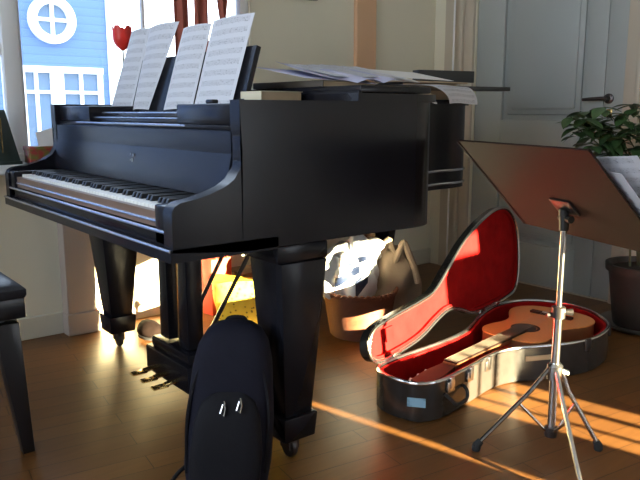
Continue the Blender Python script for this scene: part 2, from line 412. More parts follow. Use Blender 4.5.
# door with raised panels, casing
d1 = bpy.data.objects.new('door_1', None); COL.objects.link(d1); d1['kind'] = 'structure'; d1['_o'] = (0, 0, 0)
bm = new(); box(bm, XR + .035, XR + .075, DY0 + .004, DY1 - .004, .006, DZ - .004)
X0, X1 = XR + .012, XR + .04
for y0, y1 in ((DY0 + .004, DY0 + .115), (DY0 + .118, DY0 + .225), (DY1 - .20, DY1 - .004)): box(bm, X0, X1, y0, y1, .006, DZ - .004, .003)
for z0, z1 in ((.006, .24), (.80, .955), (1.93, DZ - .004)): box(bm, X0, X1, DY0 + .225, DY1 - .20, z0, z1, .003)
obj('door_leaf', bm, M['door'], d1)
for z0, z1 in ((.27, .77), (.985, 1.90)):
    bm = new(); box(bm, XR + .022, XR + .04, DY0 + .255, DY1 - .23, z0, z1, .008)
    box(bm, XR + .012, XR + .04, DY0 + .285, DY1 - .26, z0 + .03, z1 - .03, .010); obj('door_panel', bm, M['door'], d1)
bm = new(); lathe(bm, [(0, 0), (.026, 0), (.026, -.008), (.014, -.012), (.012, -.045), (0, -.045)], (XR + .012, .472, 1.068), 16, 'X')
tube(bm, [(XR - .03, .472, 1.068), (XR - .035, .50, 1.068), (XR - .035, .56, 1.066), (XR - .033, .595, 1.064)], [.011, .010, .009, .008]); obj('door_handle', bm, M['darkmetal'], d1)
bm = new(); box(bm, XR + .006, XR + .012, .448, .478, .975, 1.015, .002); obj('keyhole_plate', bm, M['brass'], d1)
bm = new(); box(bm, XR + .003, XR + .007, .460, .466, .985, 1.003, .001); obj('keyhole', bm, M['rubber'], d1)
bm = new()
for y0, y1 in ((DY1 + .005, DY1 + .10), (DY0 - .10, DY0 - .005)):
    box(bm, XR - .022, XR + .01, y0, y1, 0, DZ + .1, .004)
    yo = (y1 - .03, y1) if y0 > 1 else (y0, y0 + .03)
    box(bm, XR - .045, XR, yo[0], yo[1], 0, DZ + .1, .01)
box(bm, XR - .022, XR + .01, DY0 - .1, DY1 + .1, DZ + .005, DZ + .1, .004)
struct('trim_4', bm, M['casing'], smooth=True)
bm = new(); box(bm, XR - .012, XR, DY1 + .10, DY1 + .235, 0, ZC, .003); struct('trim_5', bm, M['casing'])
bm = new(); tube(bm, [(XR - .05, 1.478, 0), (XR - .05, 1.478, ZC)], .006); struct('casing_highlight', bm, M['winwhite'], smooth=True)  # thin white tube draws the highlight on the casing moulding
bm = new(); box(bm, XR, XR + .08, DY0, DY1, -.005, .006); struct('trim_7', bm, M['casing'])

# framed picture whose lower edge shows at the top of the photo
pc = thing('framed_picture', 'greyish framed picture on the cream wall above the piano, only its lower edge seen', 'picture', (1.56, YW, 1.605))
bm = new()
for a in ((1.40, 1.74, 1.605, 1.60), (1.40, 1.74, 1.915, 1.94), (1.40, 1.425, 1.60, 1.915), (1.715, 1.74, 1.60, 1.915)): box(bm, a[0], a[1], YW - .025, YW - .001, a[2], a[3], .003)
obj('frame', bm, M['picture'], pc)
bm = new(); box(bm, 1.425, 1.715, YW - .012, YW - .001, 1.60, 1.915); obj('picture_sheet', bm, M['canvaspic'], pc)

# ------------------------------------------------------------------ outside
bm = new(); box(bm, -14, 24, YW + .3, 40, -1.1, -1.0); struct('ground', bm, M['ground'])
HY = 8.0
h = thing('house', 'blue clapboard house with white trimmed windows across the yard', 'house', (-1.5, HY + 2, -1))
bm = new(); box(bm, -7, 3.18, HY, HY + 4, -1, 4.6)
obj('siding_wall', bm, M['siding'], h, smooth=False)
bm = new(); box(bm, 3.10, 3.22, HY - .03, HY + .1, -1, 4.6); obj('corner_board', bm, M['housewhite'], h)
bm = new(); prism(bm, [(HY - .4, 4.5), (HY + 4.4, 4.5), (HY + 2, 6.3)], lambda a, b: (-7.3, a, b), lambda a, b: (3.5, a, b)); obj('roof', bm, M['roof'], h, smooth=False)
rw = (2.375, HY, 2.165)
bm = new(); out = [(math.cos(2 * PI * k / 40), math.sin(2 * PI * k / 40)) for k in range(40)]
ring(bm, [(.30 * a, .30 * b) for a, b in out], [(.195 * a, .195 * b) for a, b in out], lambda a, b: (rw[0] + a, HY + .0, rw[2] + b), lambda a, b: (rw[0] + a, HY - .07, rw[2] + b))
box(bm, rw[0] - .022, rw[0] + .022, HY - .05, HY - .011, rw[2] - .20, rw[2] + .20); box(bm, rw[0] - .20, rw[0] + .20, HY - .046, HY - .012, rw[2] - .022, rw[2] + .022)
rf = obj('round_window', bm, M['housewhite'], h, label='round white window with a cross of glazing bars')
bm = new(); prism(bm, [(.20 * a, .20 * b) for a, b in out], lambda a, b: (rw[0] + a, HY + .01, rw[2] + b), lambda a, b: (rw[0] + a, HY - .012, rw[2] + b)); obj('pane', bm, M['housepane'], rf)
def casement(x0, x1, z0, z1, bars):
    b = new()
    for a in ((x0 - .01, x1 + .01, z1 - .07, z1 + .01, .074), (x0 - .01, x1 + .01, z0 - .01, z0 + .07, .074), (x0, x0 + .06, z0, z1, .07), (x1 - .06, x1, z0, z1, .07)): box(b, a[0], a[1], HY - a[4], HY + .02, a[2], a[3])
    for (p0, p1) in bars: box(b, p0, p1, HY - .06, HY + .02, z0 + .01, z1 - .01)
    zz = 1.255
    box(b, x0 + .01, x1 - .01, HY - .055, HY + .02, zz - .02, zz + .02)
    f = obj('casement_window', b, M['housewhite'], h)
    b = new(); box(b, x0 + .03, x1 - .03, HY - .012, HY + .01, z0 + .03, z1 - .03); obj('pane', b, M['housepane'], f)
casement(1.92, 2.99, .35, 1.57, [(2.10, 2.14), (2.30, 2.47), (2.68, 2.72)])
casement(-.5, 1.2, .35, 1.60, [(.02, .05), (.25, .42), (.75, .79)])
casement(-3.4, -1.9, .35, 1.60, [(-2.9, -2.86), (-2.72, -2.55), (-2.3, -2.26)])

# ------------------------------------------------------------------ window-sill things
SILL = WZ0 + .012
mt = thing('metronome', 'dark green pyramid shaped metronome on the window sill', 'metronome', (.027, 1.615, SILL))
bm = new(); frustum(bm, (-.045, .098, 1.56, 1.67), (.010, .058, 1.595, 1.635), SILL + .012, SILL + .222, .004); obj('body', bm, M['metronome'], mt)
bm = new(); box(bm, -.05, .103, 1.555, 1.675, SILL, SILL + .014, .003); obj('base', bm, M['metronome'], mt)
bm = new(); box(bm, .026, .031, 1.557, 1.561, SILL + .05, SILL + .19); obj('pendulum', bm, M['brass'], mt)
tb = thing('tin_box', 'low red patterned tin box on the sill beside the metronome', 'box', (.19, 1.60, SILL))
bm = new(); box(bm, .136, .262, 1.56, 1.65, SILL, SILL + .055, .004); obj('body', bm, M['tin'], tb)
bm = new(); box(bm, .133, .265, 1.557, 1.653, SILL + .053, SILL + .070, .003); obj('lid', bm, M['tin'], tb)
bm = new(); sheet(bm, lambda u, v: Vector((.18 + .07 * u, 1.585 + .03 * v, SILL + .0705 + .075 * v * (.75 + .25 * u))), 4, 3, .001)
tag(obj('card', bm, M['paper'], at=(.21, 1.59, SILL + .071)), 'small white card leaning on top of the red tin box', 'card')
tu = thing('tulip_ornament', 'red tulip on a slim white holder standing on the sill behind the music', 'flower', (.58, 1.60, SILL))
bm = new(); lathe(bm, [(0, 0), (.035, 0), (.035, .008), (.012, .02), (.010, .30), (.013, .36), (.011, .36), (.0, .355)], (.58, 1.60, SILL), 16); obj('holder', bm, M['housewhite'], tu)
bm = new(); tube(bm, [(.58, 1.60, SILL + .34), (.581, 1.60, SILL + .49)], .004); obj('stem', bm, M['stem'], tu)
bm = new()
for k in range(5):
    a0 = 2 * PI * k / 5
    def pet(u, v, a0=a0):
        w = math.sin(PI * min(1, .12 + .88 * (v ** .7) * .98)) * .55 + .12 * (1 - v)
        r = .008 + .031 * min(1, v / .38) ** .6 + .004 * v
        a = a0 + (u - .5) * 1.9 * (1 - .75 * max(0, v - .55) / .45)
        return Vector((.581 + r * math.cos(a), 1.60 + r * math.sin(a), SILL + .485 + .105 * v))
    sheet(bm, pet, 6, 8)
obj('petals', bm, M['tulip'], tu)
# red-brown cloth strips hanging in the window
for (xa, xb, zb, lab) in ((.842, .915, 1.0, 'wide red brown curtain strip hanging in the window, nearest the tulip'), (.945, 1.018, 1.0, 'middle red brown curtain strip hanging in the bright window'), (1.075, 1.130, 1.445, 'narrow red brown curtain strip with rounded lower end, nearest the wall')):
    bm = new()
    def strip(u, v, xa=xa, xb=xb, zb=zb):
        c = (xa + xb) / 2; hw = (xb - xa) / 2 * (1 if zb < 1.4 else min(1, .45 + 4.5 * v))
        return Vector((c + (2 * u - 1) * hw, 1.60 + .012 * math.sin(u * 9 + xa * 30), zb + (2.30 - zb) * v))
    sheet(bm, strip, 10, 16, .002)
    tag(obj('curtain_strip', bm, M['curtain'], at=((xa + xb) / 2, 1.60, zb)), lab, 'curtain', 'curtain strips in the window')
bm = new(); tube(bm, [(.75, 1.60, 2.31), (1.30, 1.60, 2.31)], .010)
for x in (.76, 1.29): tube(bm, [(x, 1.60, 2.31), (x, YW, 2.31)] if x > 1 else [(x, 1.60, 2.31), (x, YW + .03, 2.34)], .006)
tag(obj('curtain_rod', bm, M['darkmetal'], at=(1.0, 1.6, 2.31)), 'thin dark curtain rod carrying the red brown strips above the window', 'rod')

# ------------------------------------------------------------------ grand piano
W = 1.42
piano = thing('grand_piano', 'black grand piano with closed lid and open keyboard in front of the window', 'piano', (.9, .72, 0))
bent = [(.19, 0), (.45, 0), (.70, 0), (.84, 0.0), (.93, .06), (1.02, .20), (1.14, .38), (1.30, .53), (1.47, .63), (1.62, .675), (1.78, .685), (1.90, .73), (1.965, .87), (1.96, 1.10), (1.88, 1.32), (1.72, W - .01), (1.55, W), (1.0, W), (.5, W), (.19, W)]
OUT = spline(bent, 5)
INN = offset2(OUT, .045, closed=False)
ZB = .65; ZR = 1.03
bm = new(); zprism(bm, OUT, ZB, .95)
ring(bm, OUT, INN, lambda a, b: (a, b, .95), lambda a, b: (a, b, ZR), closed=False)
arm = [(-.005, ZB + .02), (-.005, .765), (.003, .780), (.018, .788), (.06, .794), (.10, .804), (.14, .818), (.168, .835), (.186, .862), (.194, .90), (.190, .94), (.187, .965), (.187, ZR), (.1899, ZR), (.1899, ZB)]
for y0, y1 in ((0, .045), (W - .045, W)): prism(bm, arm, lambda a, b: (a, y0, b), lambda a, b: (a, y1, b))
obj('case', bm, M['black'], piano)
bm = new(); zprism(bm, [(-.012, 0.0), (.30, 0.0), (.30, W), (-.012, W)], ZB - .005, ZB + .028); obj('keybed', bm, M['black'], piano)
for y0, y1 in ((.045, .105), (W - .105, W - .045)):
    bm = new(); box(bm, .0, .20, y0, y1, ZB + .028, .778, .006); obj('cheek_block', bm, M['black'], piano)
bm = new(); box(bm, 0, .02, .045, W - .045, ZB + .028, .712, .003); obj('keyslip', bm, M['black'], piano)
bm = new(); tube(bm, [(-.001, .046, .713), (-.001, W - .046, .713)], .0045, 8); tube(bm, [(.008, .106, .734), (.008, W - .106, .734)], .0042, 8)
tube(bm, [(-.012, .0, ZB + .024), (-.012, W, ZB + .024)], .004, 8); obj('keyslip_highlight', bm, M['edge'], piano)  # pale tubes stand for highlights along the moulding edges
bm = new(); box(bm, .010, .0275, .105, W - .105, .718, .757); obj('key_rail', bm, M['keywood'], piano)
ky0, ky1 = .110, W - .110; kw = (ky1 - ky0) / 52
for i in range(52):
    y = ky0 + i * kw
    bm = new(); box(bm, .028, .185, y + .0006, y + kw - .0006, .735, .766, .0015); obj('white_key', bm, M['ivory'], piano)
# from the treble end (small y): C at key 0 counting down; blacks between C-B? pattern by octave
names = []
seq = 'ABCDEFG'
for i in range(52): names.append(seq[i % 7])           # from the bass end
for i in range(51):
    if names[i] in 'BE': continue
    y = ky1 - (i + 1) * kw
    bm = new(); frustum(bm, (.056, .185, y - .0068, y + .0068), (.064, .185, y - .0052, y + .0052), .762, .780, .001); obj('black_key', bm, M['ebony'], piano)
# fallboard
bm = new(); prism(bm, [(.172, .782), (.190, .782), (.222, .955), (.204, .955), (.182, .86)], lambda a, b: (a, .046, b), lambda a, b: (a, W - .046, b))
fb = obj('fallboard', bm, M['black'], piano)
bm = new()
ly = .634
for dy, dz, s in ((.010, .006, .007), (-.008, .004, .009), (.0, -.012, .012), (.014, -.012, .006)):
    box(bm, .1795, .1825, ly + dy - s / 2, ly + dy + s / 2, .862 + dz - s / 2, .862 + dz + s / 2)
obj('fallboard_emblem', bm, M['chrome'], fb)
bm = new(); tube(bm, [(.178, .05, .785), (.178, W - .05, .785)], .004, 6); obj('felt_strip', bm, M['redbag'], piano)
# shelf block behind the fallboard, side desk blocks, music desk
bm = new(); box(bm, .198, .56, .046, W - .046, .953, .966, .003); obj('music_shelf', bm, M['black'], piano)
bm = new(); tube(bm, [(.197, .30, .962), (.197, 1.16, .962)], .004, 8); tube(bm, [(.220, .37, .981), (.220, 1.08, .981)], .0028, 8); tube(bm, [(.243, .42, .997), (.243, 1.02, .997)], .003, 8); obj('shelf_highlight', bm, M['edge'], piano)  # highlights on the shelf's front edges drawn as pale tubes
for y0, y1 in ((.046, .37), (W - .37, W - .046)):
    bm = new(); box(bm, .205, .56, y0, y1, .966, 1.022, .005); obj('desk_side_block', bm, M['black'], piano)
bm = new(); box(bm, .222, .56, .37, W - .37, .966, .982, .003); box(bm, .244, .40, .42, 1.02, .982, .998, .003); obj('desk_slide', bm, M['black'], piano)
SL = .305; NRM = math.hypot(1, SL)
def desk(y, s, off=0.0):
    """point on the music desk plane; s = distance up the slope; off = towards the player"""
    return Vector((.379 + SL * s / NRM - off / NRM, y, 1.0 + s / NRM + off * SL / NRM))
bm = new(); prism(bm, [(.305, .0), (1.19, .0), (1.19, .19), (1.10, .205), (.40, .205), (.305, .205)], lambda a, b: desk(a, b, -.004), lambda a, b: desk(a, b, -.020))
box(bm, .355, .385, .305, 1.19, .982, 1.004, .002)
obj('music_desk', bm, M['black'], piano)
# the bump on the right shelf block
bm = new(); box(bm, .23, .25, .205, .245, 1.022, 1.034, .004); obj('desk_knob', bm, M['black'], piano)
# lid and folded front flap
LID = [p for p in spline([(.565, -.012), (.84, -.012), (.94, .05), (1.03, .19), (1.15, .37), (1.305, .518), (1.47, .617), (1.62, .662), (1.785, .672), (1.912, .72), (1.98, .87), (1.975, 1.10), (1.89, 1.33), (1.725, W + .004), (1.55, W + .012), (1.0, W + .012), (.565, W + .012)], 5)]
bm = new(); zprism(bm, LID, ZR, ZR + .022); obj('lid', bm, M['black'], piano)
bm = new(); box(bm, .575, .86, -.010, W + .010, ZR + .024, ZR + .044, .004); box(bm, .566, .58, -.012, W + .012, ZR + .004, ZR + .03, .003)
obj('lid_front_flap', bm, M['black'], piano)
# pale tubes draw the highlight lines along the tail side
bm = new(); mid = [p for p in OUT if p[0] > 1.25 and p[1] < 1.0]
tube(bm, [(a - .001, b - .004, .735) for a, b in mid], .006, 6); tube(bm, [(a - .001, b - .004, .675) for a, b in mid], .006, 6); obj('case_highlight', bm, M['edge'], piano)
# underside beams
bm = new(); box(bm, .30, .38, .05, W - .05, .60, ZB + .01, .004); box(bm, .5, 1.7, .98, 1.06, .585, ZB + .01, .004); box(bm, .55, 1.35, .62, .69, .585, ZB + .01, .004); obj('underside_beam', bm, M['black2'], piano)
# legs
def leg(cx, cy, top=.088):
    bm = new()
    frustum(bm, (cx - .047, cx + .047, cy - .047, cy + .047), (cx - top, cx + top, cy - top, cy + top), .145, .60, .004)
    lg = obj('leg', bm, M['black'], piano)
    bm = new(); box(bm, cx - top - .008, cx + top + .008, cy - min(top + .008, cy), cy + top + .008, .60, ZB + .0, .006); obj('leg_block', bm, M['black'], lg)
    bm = new(); frustum(bm, (cx - .054, cx + .054, cy - .054, cy + .054), (cx - .060, cx + .060, cy - .060, cy + .060), .072, .146, .005); obj('leg_shoe', bm, M['black'], lg)
    bm = new(); lathe(bm, [(0, .088), (.020, .088), (.020, .066), (.010, .06), (0, .06)], (cx, cy, 0), 16)
    box(bm, cx - .018, cx - .012, cy - .022, cy + .022, .03, .070); box(bm, cx + .012, cx + .018, cy - .022, cy + .022, .03, .070)
    lathe(bm, [(0, -.009), (.030, -.009), (.033, -.005), (.033, .005), (.030, .009), (0, .009)], (cx, cy, .033), 20, 'X')
    obj('caster', bm, M['darkmetal'], lg)
    return lg
leg(.382, .072, .078); leg(.385, W - .085); leg(1.66, 1.08)
# pedal lyre
LY = .705
bm = new()
for dy in (-.075, .075):
    frustum(bm, (.335, .395, LY + dy - .035, LY + dy + .035), (.335, .395, LY + dy - .030, LY + dy + .030), .19, .64, .004)
lyre = obj('pedal_lyre', bm, M['black'], piano)
bm = new(); box(bm, .30, .43, LY - .165, LY + .165, .055, .150, .006); box(bm, .315, .415, LY - .145, LY + .145, .150, .185, .006); obj('lyre_box', bm, M['black'], lyre)
bm = new(); box(bm, .30, .43, LY - .15, LY + .15, .62, ZB, .004); obj('lyre_top', bm, M['black'], lyre)
for dy in (-.085, 0, .085):
    bm = new(); tube(bm, [(.31, LY + dy, .085), (.27, LY + dy, .083), (.25, LY + dy, .079)], [.008, .009, .010]); box(bm, .205, .262, LY + dy - .016, LY + dy + .016, .073, .082, .004); obj('pedal', bm, M['brass'], lyre)
for dy in (-.07, .07):
    bm = new(); tube(bm, [(.40, LY + dy, .165), (.70, LY + dy * 1.2, .64)], .008, 8); obj('lyre_brace', bm, M['darkmetal'], lyre)
for dy in (-.02, .0, .02):
    bm = new(); tube(bm, [(.365, LY + dy, .18), (.365, LY + dy, .63)], .003, 6); obj('pedal_rod', bm, M['brass'], lyre)

# ------------------------------------------------------------------ sheet music on the desk
def page(ya0, ya1, yb0, yb1, s0, s1, lab, bend=.008, m='music', off=.004):
    """ya = bottom (left,right), yb = top (left,right)"""
    bm = new()
    def f(u, v):
        yl, yr = ya0 + (yb0 - ya0) * v, ya1 + (yb1 - ya1) * v
        return desk(yl + (yr - yl) * u, s0 + (s1 - s0) * v, off + bend * math.sin(PI * u) + bend * .5 * (1 - v) * u - .25 * bend * v * v)
    sheet(bm, f, 10, 10, .0008)
    tag(obj('music_sheet', bm, M[m], at=desk((ya0 + ya1) / 2, s0, off)), lab, 'sheet music', 'music sheets on the piano desk')
page(1.275, 1.060, 1.255, 1.088, .005, .330, 'page of printed music at the window end of the piano desk', .010)
page(1.058, .905, 1.084, .845, .005, .330, 'second page of printed music from the window end of the piano desk', .012, off=.006)
page(.800, .585, .800, .602, .005, .300, 'page of printed music left of the rightmost one on the piano desk', .010, off=.005)
page(.580, .345, .588, .343, .005, .305, 'rightmost and nearest page of printed music on the piano desk', .006, off=.007)
# ------------------------------------------------------------------ things on the lid
LZ = ZR + .022
FZ = ZR + .044
def flat(name, lab, cat, cx, cy, w, d, z0, z1, rz, m, group=None, bev=.002):
    bm = new(); box(bm, -w / 2, w / 2, -d / 2, d / 2, 0, z1 - z0, bev, Matrix.Translation((cx, cy, z0)) @ Matrix.Rotation(rz, 4, 'Z'))
    return tag(obj(name, bm, m, at=(cx, cy, z0)), lab, cat, group)
def book(lab, cx, cy, w, d, z0, z1, rz, mc, group=None):
    t = thing('music_book', lab, 'book', (cx, cy, z0), group)
    mt_ = Matrix.Translation((cx, cy, z0)) @ Matrix.Rotation(rz, 4, 'Z'); hh = z1 - z0
    bm = new(); box(bm, -w / 2, w / 2, -d / 2, d / 2, 0, .0025, .001, mt_); box(bm, -w / 2, w / 2, -d / 2, d / 2, hh - .0025, hh, .001, mt_); box(bm, -w / 2, -w / 2 + .003, -d / 2, d / 2, 0, hh, .001, mt_); obj('cover', bm, mc, t)
    bm = new(); box(bm, -w / 2 + .003, w / 2 - .004, -d / 2 + .004, d / 2 - .004, .0025, hh - .0025, 0, mt_); obj('pages', bm, M['tan'] if hh > .02 else M['folderbrown'], t)
book('cream book lying at the edge of the piano shelf right of the music', .47, .27, .15, .11, 1.022, 1.060, .0, M['cream'], None)
book('thick dark brown book on the folded lid flap, under the bluish papers', .70, .36, .24, .34, FZ, FZ + .020, .08, M['folderbrown'], None)
book('black album on the piano lid to the right of the folded flap', 1.03, .43, .26, .34, LZ, LZ + .026, -.12, M['folder'], None)
book('thin black album lying on top of the other black album on the lid', 1.01, .44, .28, .26, LZ + .026, LZ + .042, .05, M['folder'], None)
book('large black folder lying at the tail end of the lid', 1.70, .835, .40, .28, LZ, LZ + .046, -.05, M['folder'])
book('dark brown folder lying under the tan board at the tail of the lid', 1.72, .87, .36, .17, LZ + .046, LZ + .080, -.03, M['folderbrown'])
flat('tan_board', 'long thin tan board on the pile of folders at the tail of the lid', 'board', 1.73, .855, .44, .18, LZ + .080, LZ + .087, -.03, M['tan'])
fo = thing('ring_binder', 'black ring binder standing on the tan board at the tail of the lid', 'binder', (1.80, .87, LZ + .087))
bt = Matrix.Translation((1.87, .845, LZ + .0875)) @ Matrix.Rotation(-.22, 4, 'Z')
bm = new(); box(bm, -.16, .16, -.028, -.025, 0, .055, .001, bt); box(bm, -.16, .16, .025, .028, 0, .055, .001, bt); box(bm, -.16, -.157, -.025, .025, 0, .055, .001, bt); obj('cover', bm, M['folder'], fo)
bm = new(); box(bm, -.155, .154, -.022, .022, .002, .052, .0, bt); obj('pages', bm, M['folder'], fo)
flat('document_wallet', 'flat black document wallet sticking out past the tail of the lid', 'wallet', 1.975, .725, .32, .10, LZ + .047, LZ + .066, -.22, M['folder'])

def loose(lab, c, w, d, rz, z, fz, m, group='loose papers on the piano lid', name='paper_sheet', thick=.0008):
    bm = new(); Rm = Matrix.Rotation(rz, 3, 'Z')
    def f(u, v):
        p = Rm @ Vector(((u - .5) * w, (v - .5) * d, 0)); return Vector((c[0] + p.x, c[1] + p.y, z + .20 * max(0, c[1] + p.y - .16) + fz(u, v)))
    sheet(bm, f, 16, 12, thick)
    return tag(obj(name, bm, m, at=(c[0], c[1], z)), lab, 'paper', group)
Z1 = FZ + .002
loose('bluish paper fanned out at the left end of the lid papers', (.62, .30), .26, .20, .30, Z1, lambda u, v: .004 + .016 * (1 - u), M['bluepaper'])
loose('second bluish paper with lifted left corner just right of the fanned one', (.70, .30), .25, .22, -.20, Z1 + .005, lambda u, v: .004 + .022 * (1 - u) ** 2, M['bluepaper'])
loose('creased bluish sheet at the front of the heap of papers on the lid', (.80, .27), .20, .20, .12, Z1 + .008, lambda u, v: .004 + .012 * abs(math.sin(5 * u)), M['bluepaper'])
for k, lab in enumerate(('white printed page at the bottom of the paper stack on the lid', 'white printed page in the paper stack with a wavy far edge', 'white printed page second from the top of the paper stack on the lid', 'white printed page on top of the paper stack in the middle of the lid')):
    loose(lab, (.92 - .03 * k, .38 - .01 * k), .34, .24, -.10 + .06 * k, Z1 + .006 + .004 * k, lambda u, v, k=k: .004 + .0015 * math.sin(3 + 9 * u) + .006 * (.5 + .5 * math.sin(40 * u)) * max(0, v - .6), M['music'] if k == 3 else M['paper'], 'printed pages stacked on the lid')
loose('long flat white page reaching over the black albums on the lid', (1.16, .44), .44, .20, .10, Z1 + .010, lambda u, v: .004 - .012 * u, M['paper'])
def over_edge(lab, T0, T1, B0, B1, z0, z1, m, vb=.62):
    """a sheet from its top edge T0-T1 lying flat to v = vb, then bending down to the bottom edge B0-B1"""
    bm = new()
    def f(u, v):
        a = Vector(T0).lerp(Vector(T1), u); b = Vector(B0).lerp(Vector(B1), u)
        t = max(0, (v - vb) / (1 - vb)); p = a.lerp(b, v if v < vb else vb + (1 - vb) * math.sin(t * PI / 2))
        return Vector((p.x, p.y, z0 - (z0 - z1) * (1 - math.cos(t * PI / 2)) + .003 * math.sin(u * 5)))
    sheet(bm, f, 10, 20, .0008)
    tag(obj('music_sheet', bm, m, at=(T0[0], T0[1], z0)), lab, 'sheet music', 'sheets drooping over the lid edge')
over_edge('large printed music sheet drooping over the lid edge at the piano tail', (1.50, .790), (1.86, .770), (1.65, .610), (1.87, .635), LZ + .066, LZ - .016, M['music'], .45)
over_edge('small white sheet sticking out over the lid edge left of the drooping one', (1.42, .78), (1.54, .80), (1.52, .625), (1.62, .655), LZ + .006, LZ - .014, M['paper'])

# ------------------------------------------------------------------ piano stool
st = thing('piano_stool', 'black adjustable piano stool with padded seat at the keyboard', 'stool', (-.38, .81, 0))
bm = new()
def pad(u, v): pass
sx0, sx1, sy0, sy1 = -.57, -.19, .565, 1.06
for (e, z) in ((0, .47), (.0, .485), (.008, .497), (.03, .512), (.08, .526), (.14, .532)): pass
rings_ = []
for (e, z) in ((.004, .475), (.0, .484), (.0, .500), (.012, .512), (.05, .528), (.10, .540), (.16, .546)):
    rings_.append([bm.verts.new((x, y, z)) for (x, y) in ((sx0 + e, sy0 + e), (sx1 - e, sy0 + e), (sx1 - e, sy1 - e), (sx0 + e, sy1 - e))])
for a, b in zip(rings_, rings_[1:]):
    for k in range(4): bm.faces.new((a[k], a[(k + 1) % 4], b[(k + 1) % 4], b[k]))
bm.faces.new(list(reversed(rings_[0]))); bm.faces.new(rings_[-1])
obj('seat', bm, M['leather'], st)
bm = new(); box(bm, sx0 + .004, sx1 - .004, sy0 + .004, sy1 - .004, .415, .476, .004); obj('seat_box', bm, M['stool'], st)
bm = new(); box(bm, sx0 + .05, sx1 - .05, sy0 + .05, sy1 - .05, .33, .41, .004); obj('apron', bm, M['stool'], st)
for (cx, cy, ox, oy) in ((sx1 - .055, sy0 + .05, .03, -.03), (sx1 - .055, sy1 - .05, .03, .03), (sx0 + .055, sy0 + .05, -.03, -.03), (sx0 + .055, sy1 - .05, -.03, .03)):
    bm = new(); frustum(bm, (cx + ox - .017, cx + ox + .017, cy + oy - .017, cy + oy + .017), (cx - .034, cx + .034, cy - .034, cy + .034), 0, .40, .003); obj('leg', bm, M['stool'], st)
bm = new(); lathe(bm, [(0, 0), (.012, 0), (.012, .02), (.030, .022), (.034, .034), (.030, .048), (0, .05)], (sx1 - .052, .70, .365), 16, 'X'); obj('height_knob', bm, M['stool'], st)
bm = new()
lathe(bm, [(0, 0), (.05, .004), (.085, .03), (.09, .055), (.07, .085), (.03, .10), (0, .102)], (-.30, .865, .546), 20)
tag(obj('cushion', bm, M['pink'], at=(-.30, .865, .546)), 'small pink cushion lying on the piano stool', 'cushion')

# ------------------------------------------------------------------ backpack leaning on the near piano leg
bp_ = thing('backpack', 'dark navy backpack leaning against the nearest piano leg', 'backpack', (.166, .066, 0))
BA = math.radians(50)     # facing: front of the bag looks back towards the room
def bag_pt(a, hgt, wdt, dep, cx=.0, cy=.0):
    ca, sa = math.cos(a), math.sin(a); e = .55
    px = abs(ca) ** e * math.copysign(1, ca) * wdt; py = abs(sa) ** e * math.copysign(1, sa) * dep
    return px + cx, py + cy
def to_world(lx, ly, z, base=(.166, .066)):
    # lx = across (image right), ly = depth away from camera
    rx, ry = (.783, -.622), (.622, .783)
    lean = .10 * z
    lx2 = lx + .055 * z
    return Vector((base[0] + rx[0] * lx2 + ry[0] * (ly + lean), base[1] + rx[1] * lx2 + ry[1] * (ly + lean), z))
def bag(bm, prof, seg=36):
    rr = []
    for (z, w, d, cy) in prof:
        rr.append([bm.verts.new(to_world(*bag_pt(2 * PI * k / seg, 0, w, d, 0, cy), z)) for k in range(seg)])
    for a, b in zip(rr, rr[1:]):
        for k in range(seg): bm.faces.new((a[k], a[(k + 1) % seg], b[(k + 1) % seg], b[k]))
    bm.faces.new(list(reversed(rr[0]))); bm.faces.new(rr[-1])
bm = new(); bag(bm, [(0, .100, .055, 0), (.012, .112, .068, 0), (.06, .118, .076, 0), (.16, .119, .078, 0), (.26, .112, .072, 0), (.33, .106, .068, .0), (.385, .094, .058, .0), (.42, .074, .044, .0), (.438, .048, .028, .0), (.445, .02, .012, 0)]); obj('body', bm, M['navy'], bp_)
bm = new(); bag(bm, [(.03, .085, .02, -.075), (.04, .094, .032, -.075), (.12, .096, .036, -.075), (.20, .088, .032, -.073), (.25, .070, .026, -.068), (.275, .04, .012, -.06)]); obj('front_pocket', bm, M['navy2'], bp_)
bm = new(); tube(bm, [to_world(lx, ly, z) for lx, ly, z in spline([(-.105, -.055, .05), (-.108, -.06, .2), (-.09, -.055, .31), (-.05, -.045, .39), (0, -.03, .425), (.05, -.045, .39), (.09, -.055, .31), (.108, -.06, .2), (.105, -.055, .05)], 5)], .005, 6); obj('zip', bm, M['navy2'], bp_)
for lx, z in ((-.008, .262), (.034, .270)):
    bm = new(); tube(bm, [to_world(lx, -.098, z), to_world(lx + .004, -.103, z - .018), to_world(lx + .002, -.107, z - .036), to_world(lx - .008, -.105, z - .030), to_world(lx - .002, -.100, z - .008)], .0028, 6); obj('zip_pull', bm, M['chrome'], bp_)
bm = new(); tube(bm, [to_world(*p) for p in spline([(-.03, .03, .415), (-.02, .04, .438), (.02, .04, .438), (.03, .03, .415)], 5)], .007, 8); obj('carry_loop', bm, M['navy2'], bp_)
for s in (-1, 1):
    bm = new(); tube(bm, [to_world(*p) for p in spline([(s * .05, .05, .40), (s * .085, .095, .30), (s * .095, .10, .16), (s * .10, .07, .05)], 5)], .010, 8); obj('shoulder_strap', bm, M['navy2'], bp_)
bm = new(); tube(bm, [to_world(*p) for p in spline([(-.10, .0, .05), (-.13, -.02, .035), (-.15, -.05, .008), (-.12, -.10, .006)], 5)], .006, 8); obj('strap_end', bm, M['navy2'], bp_)

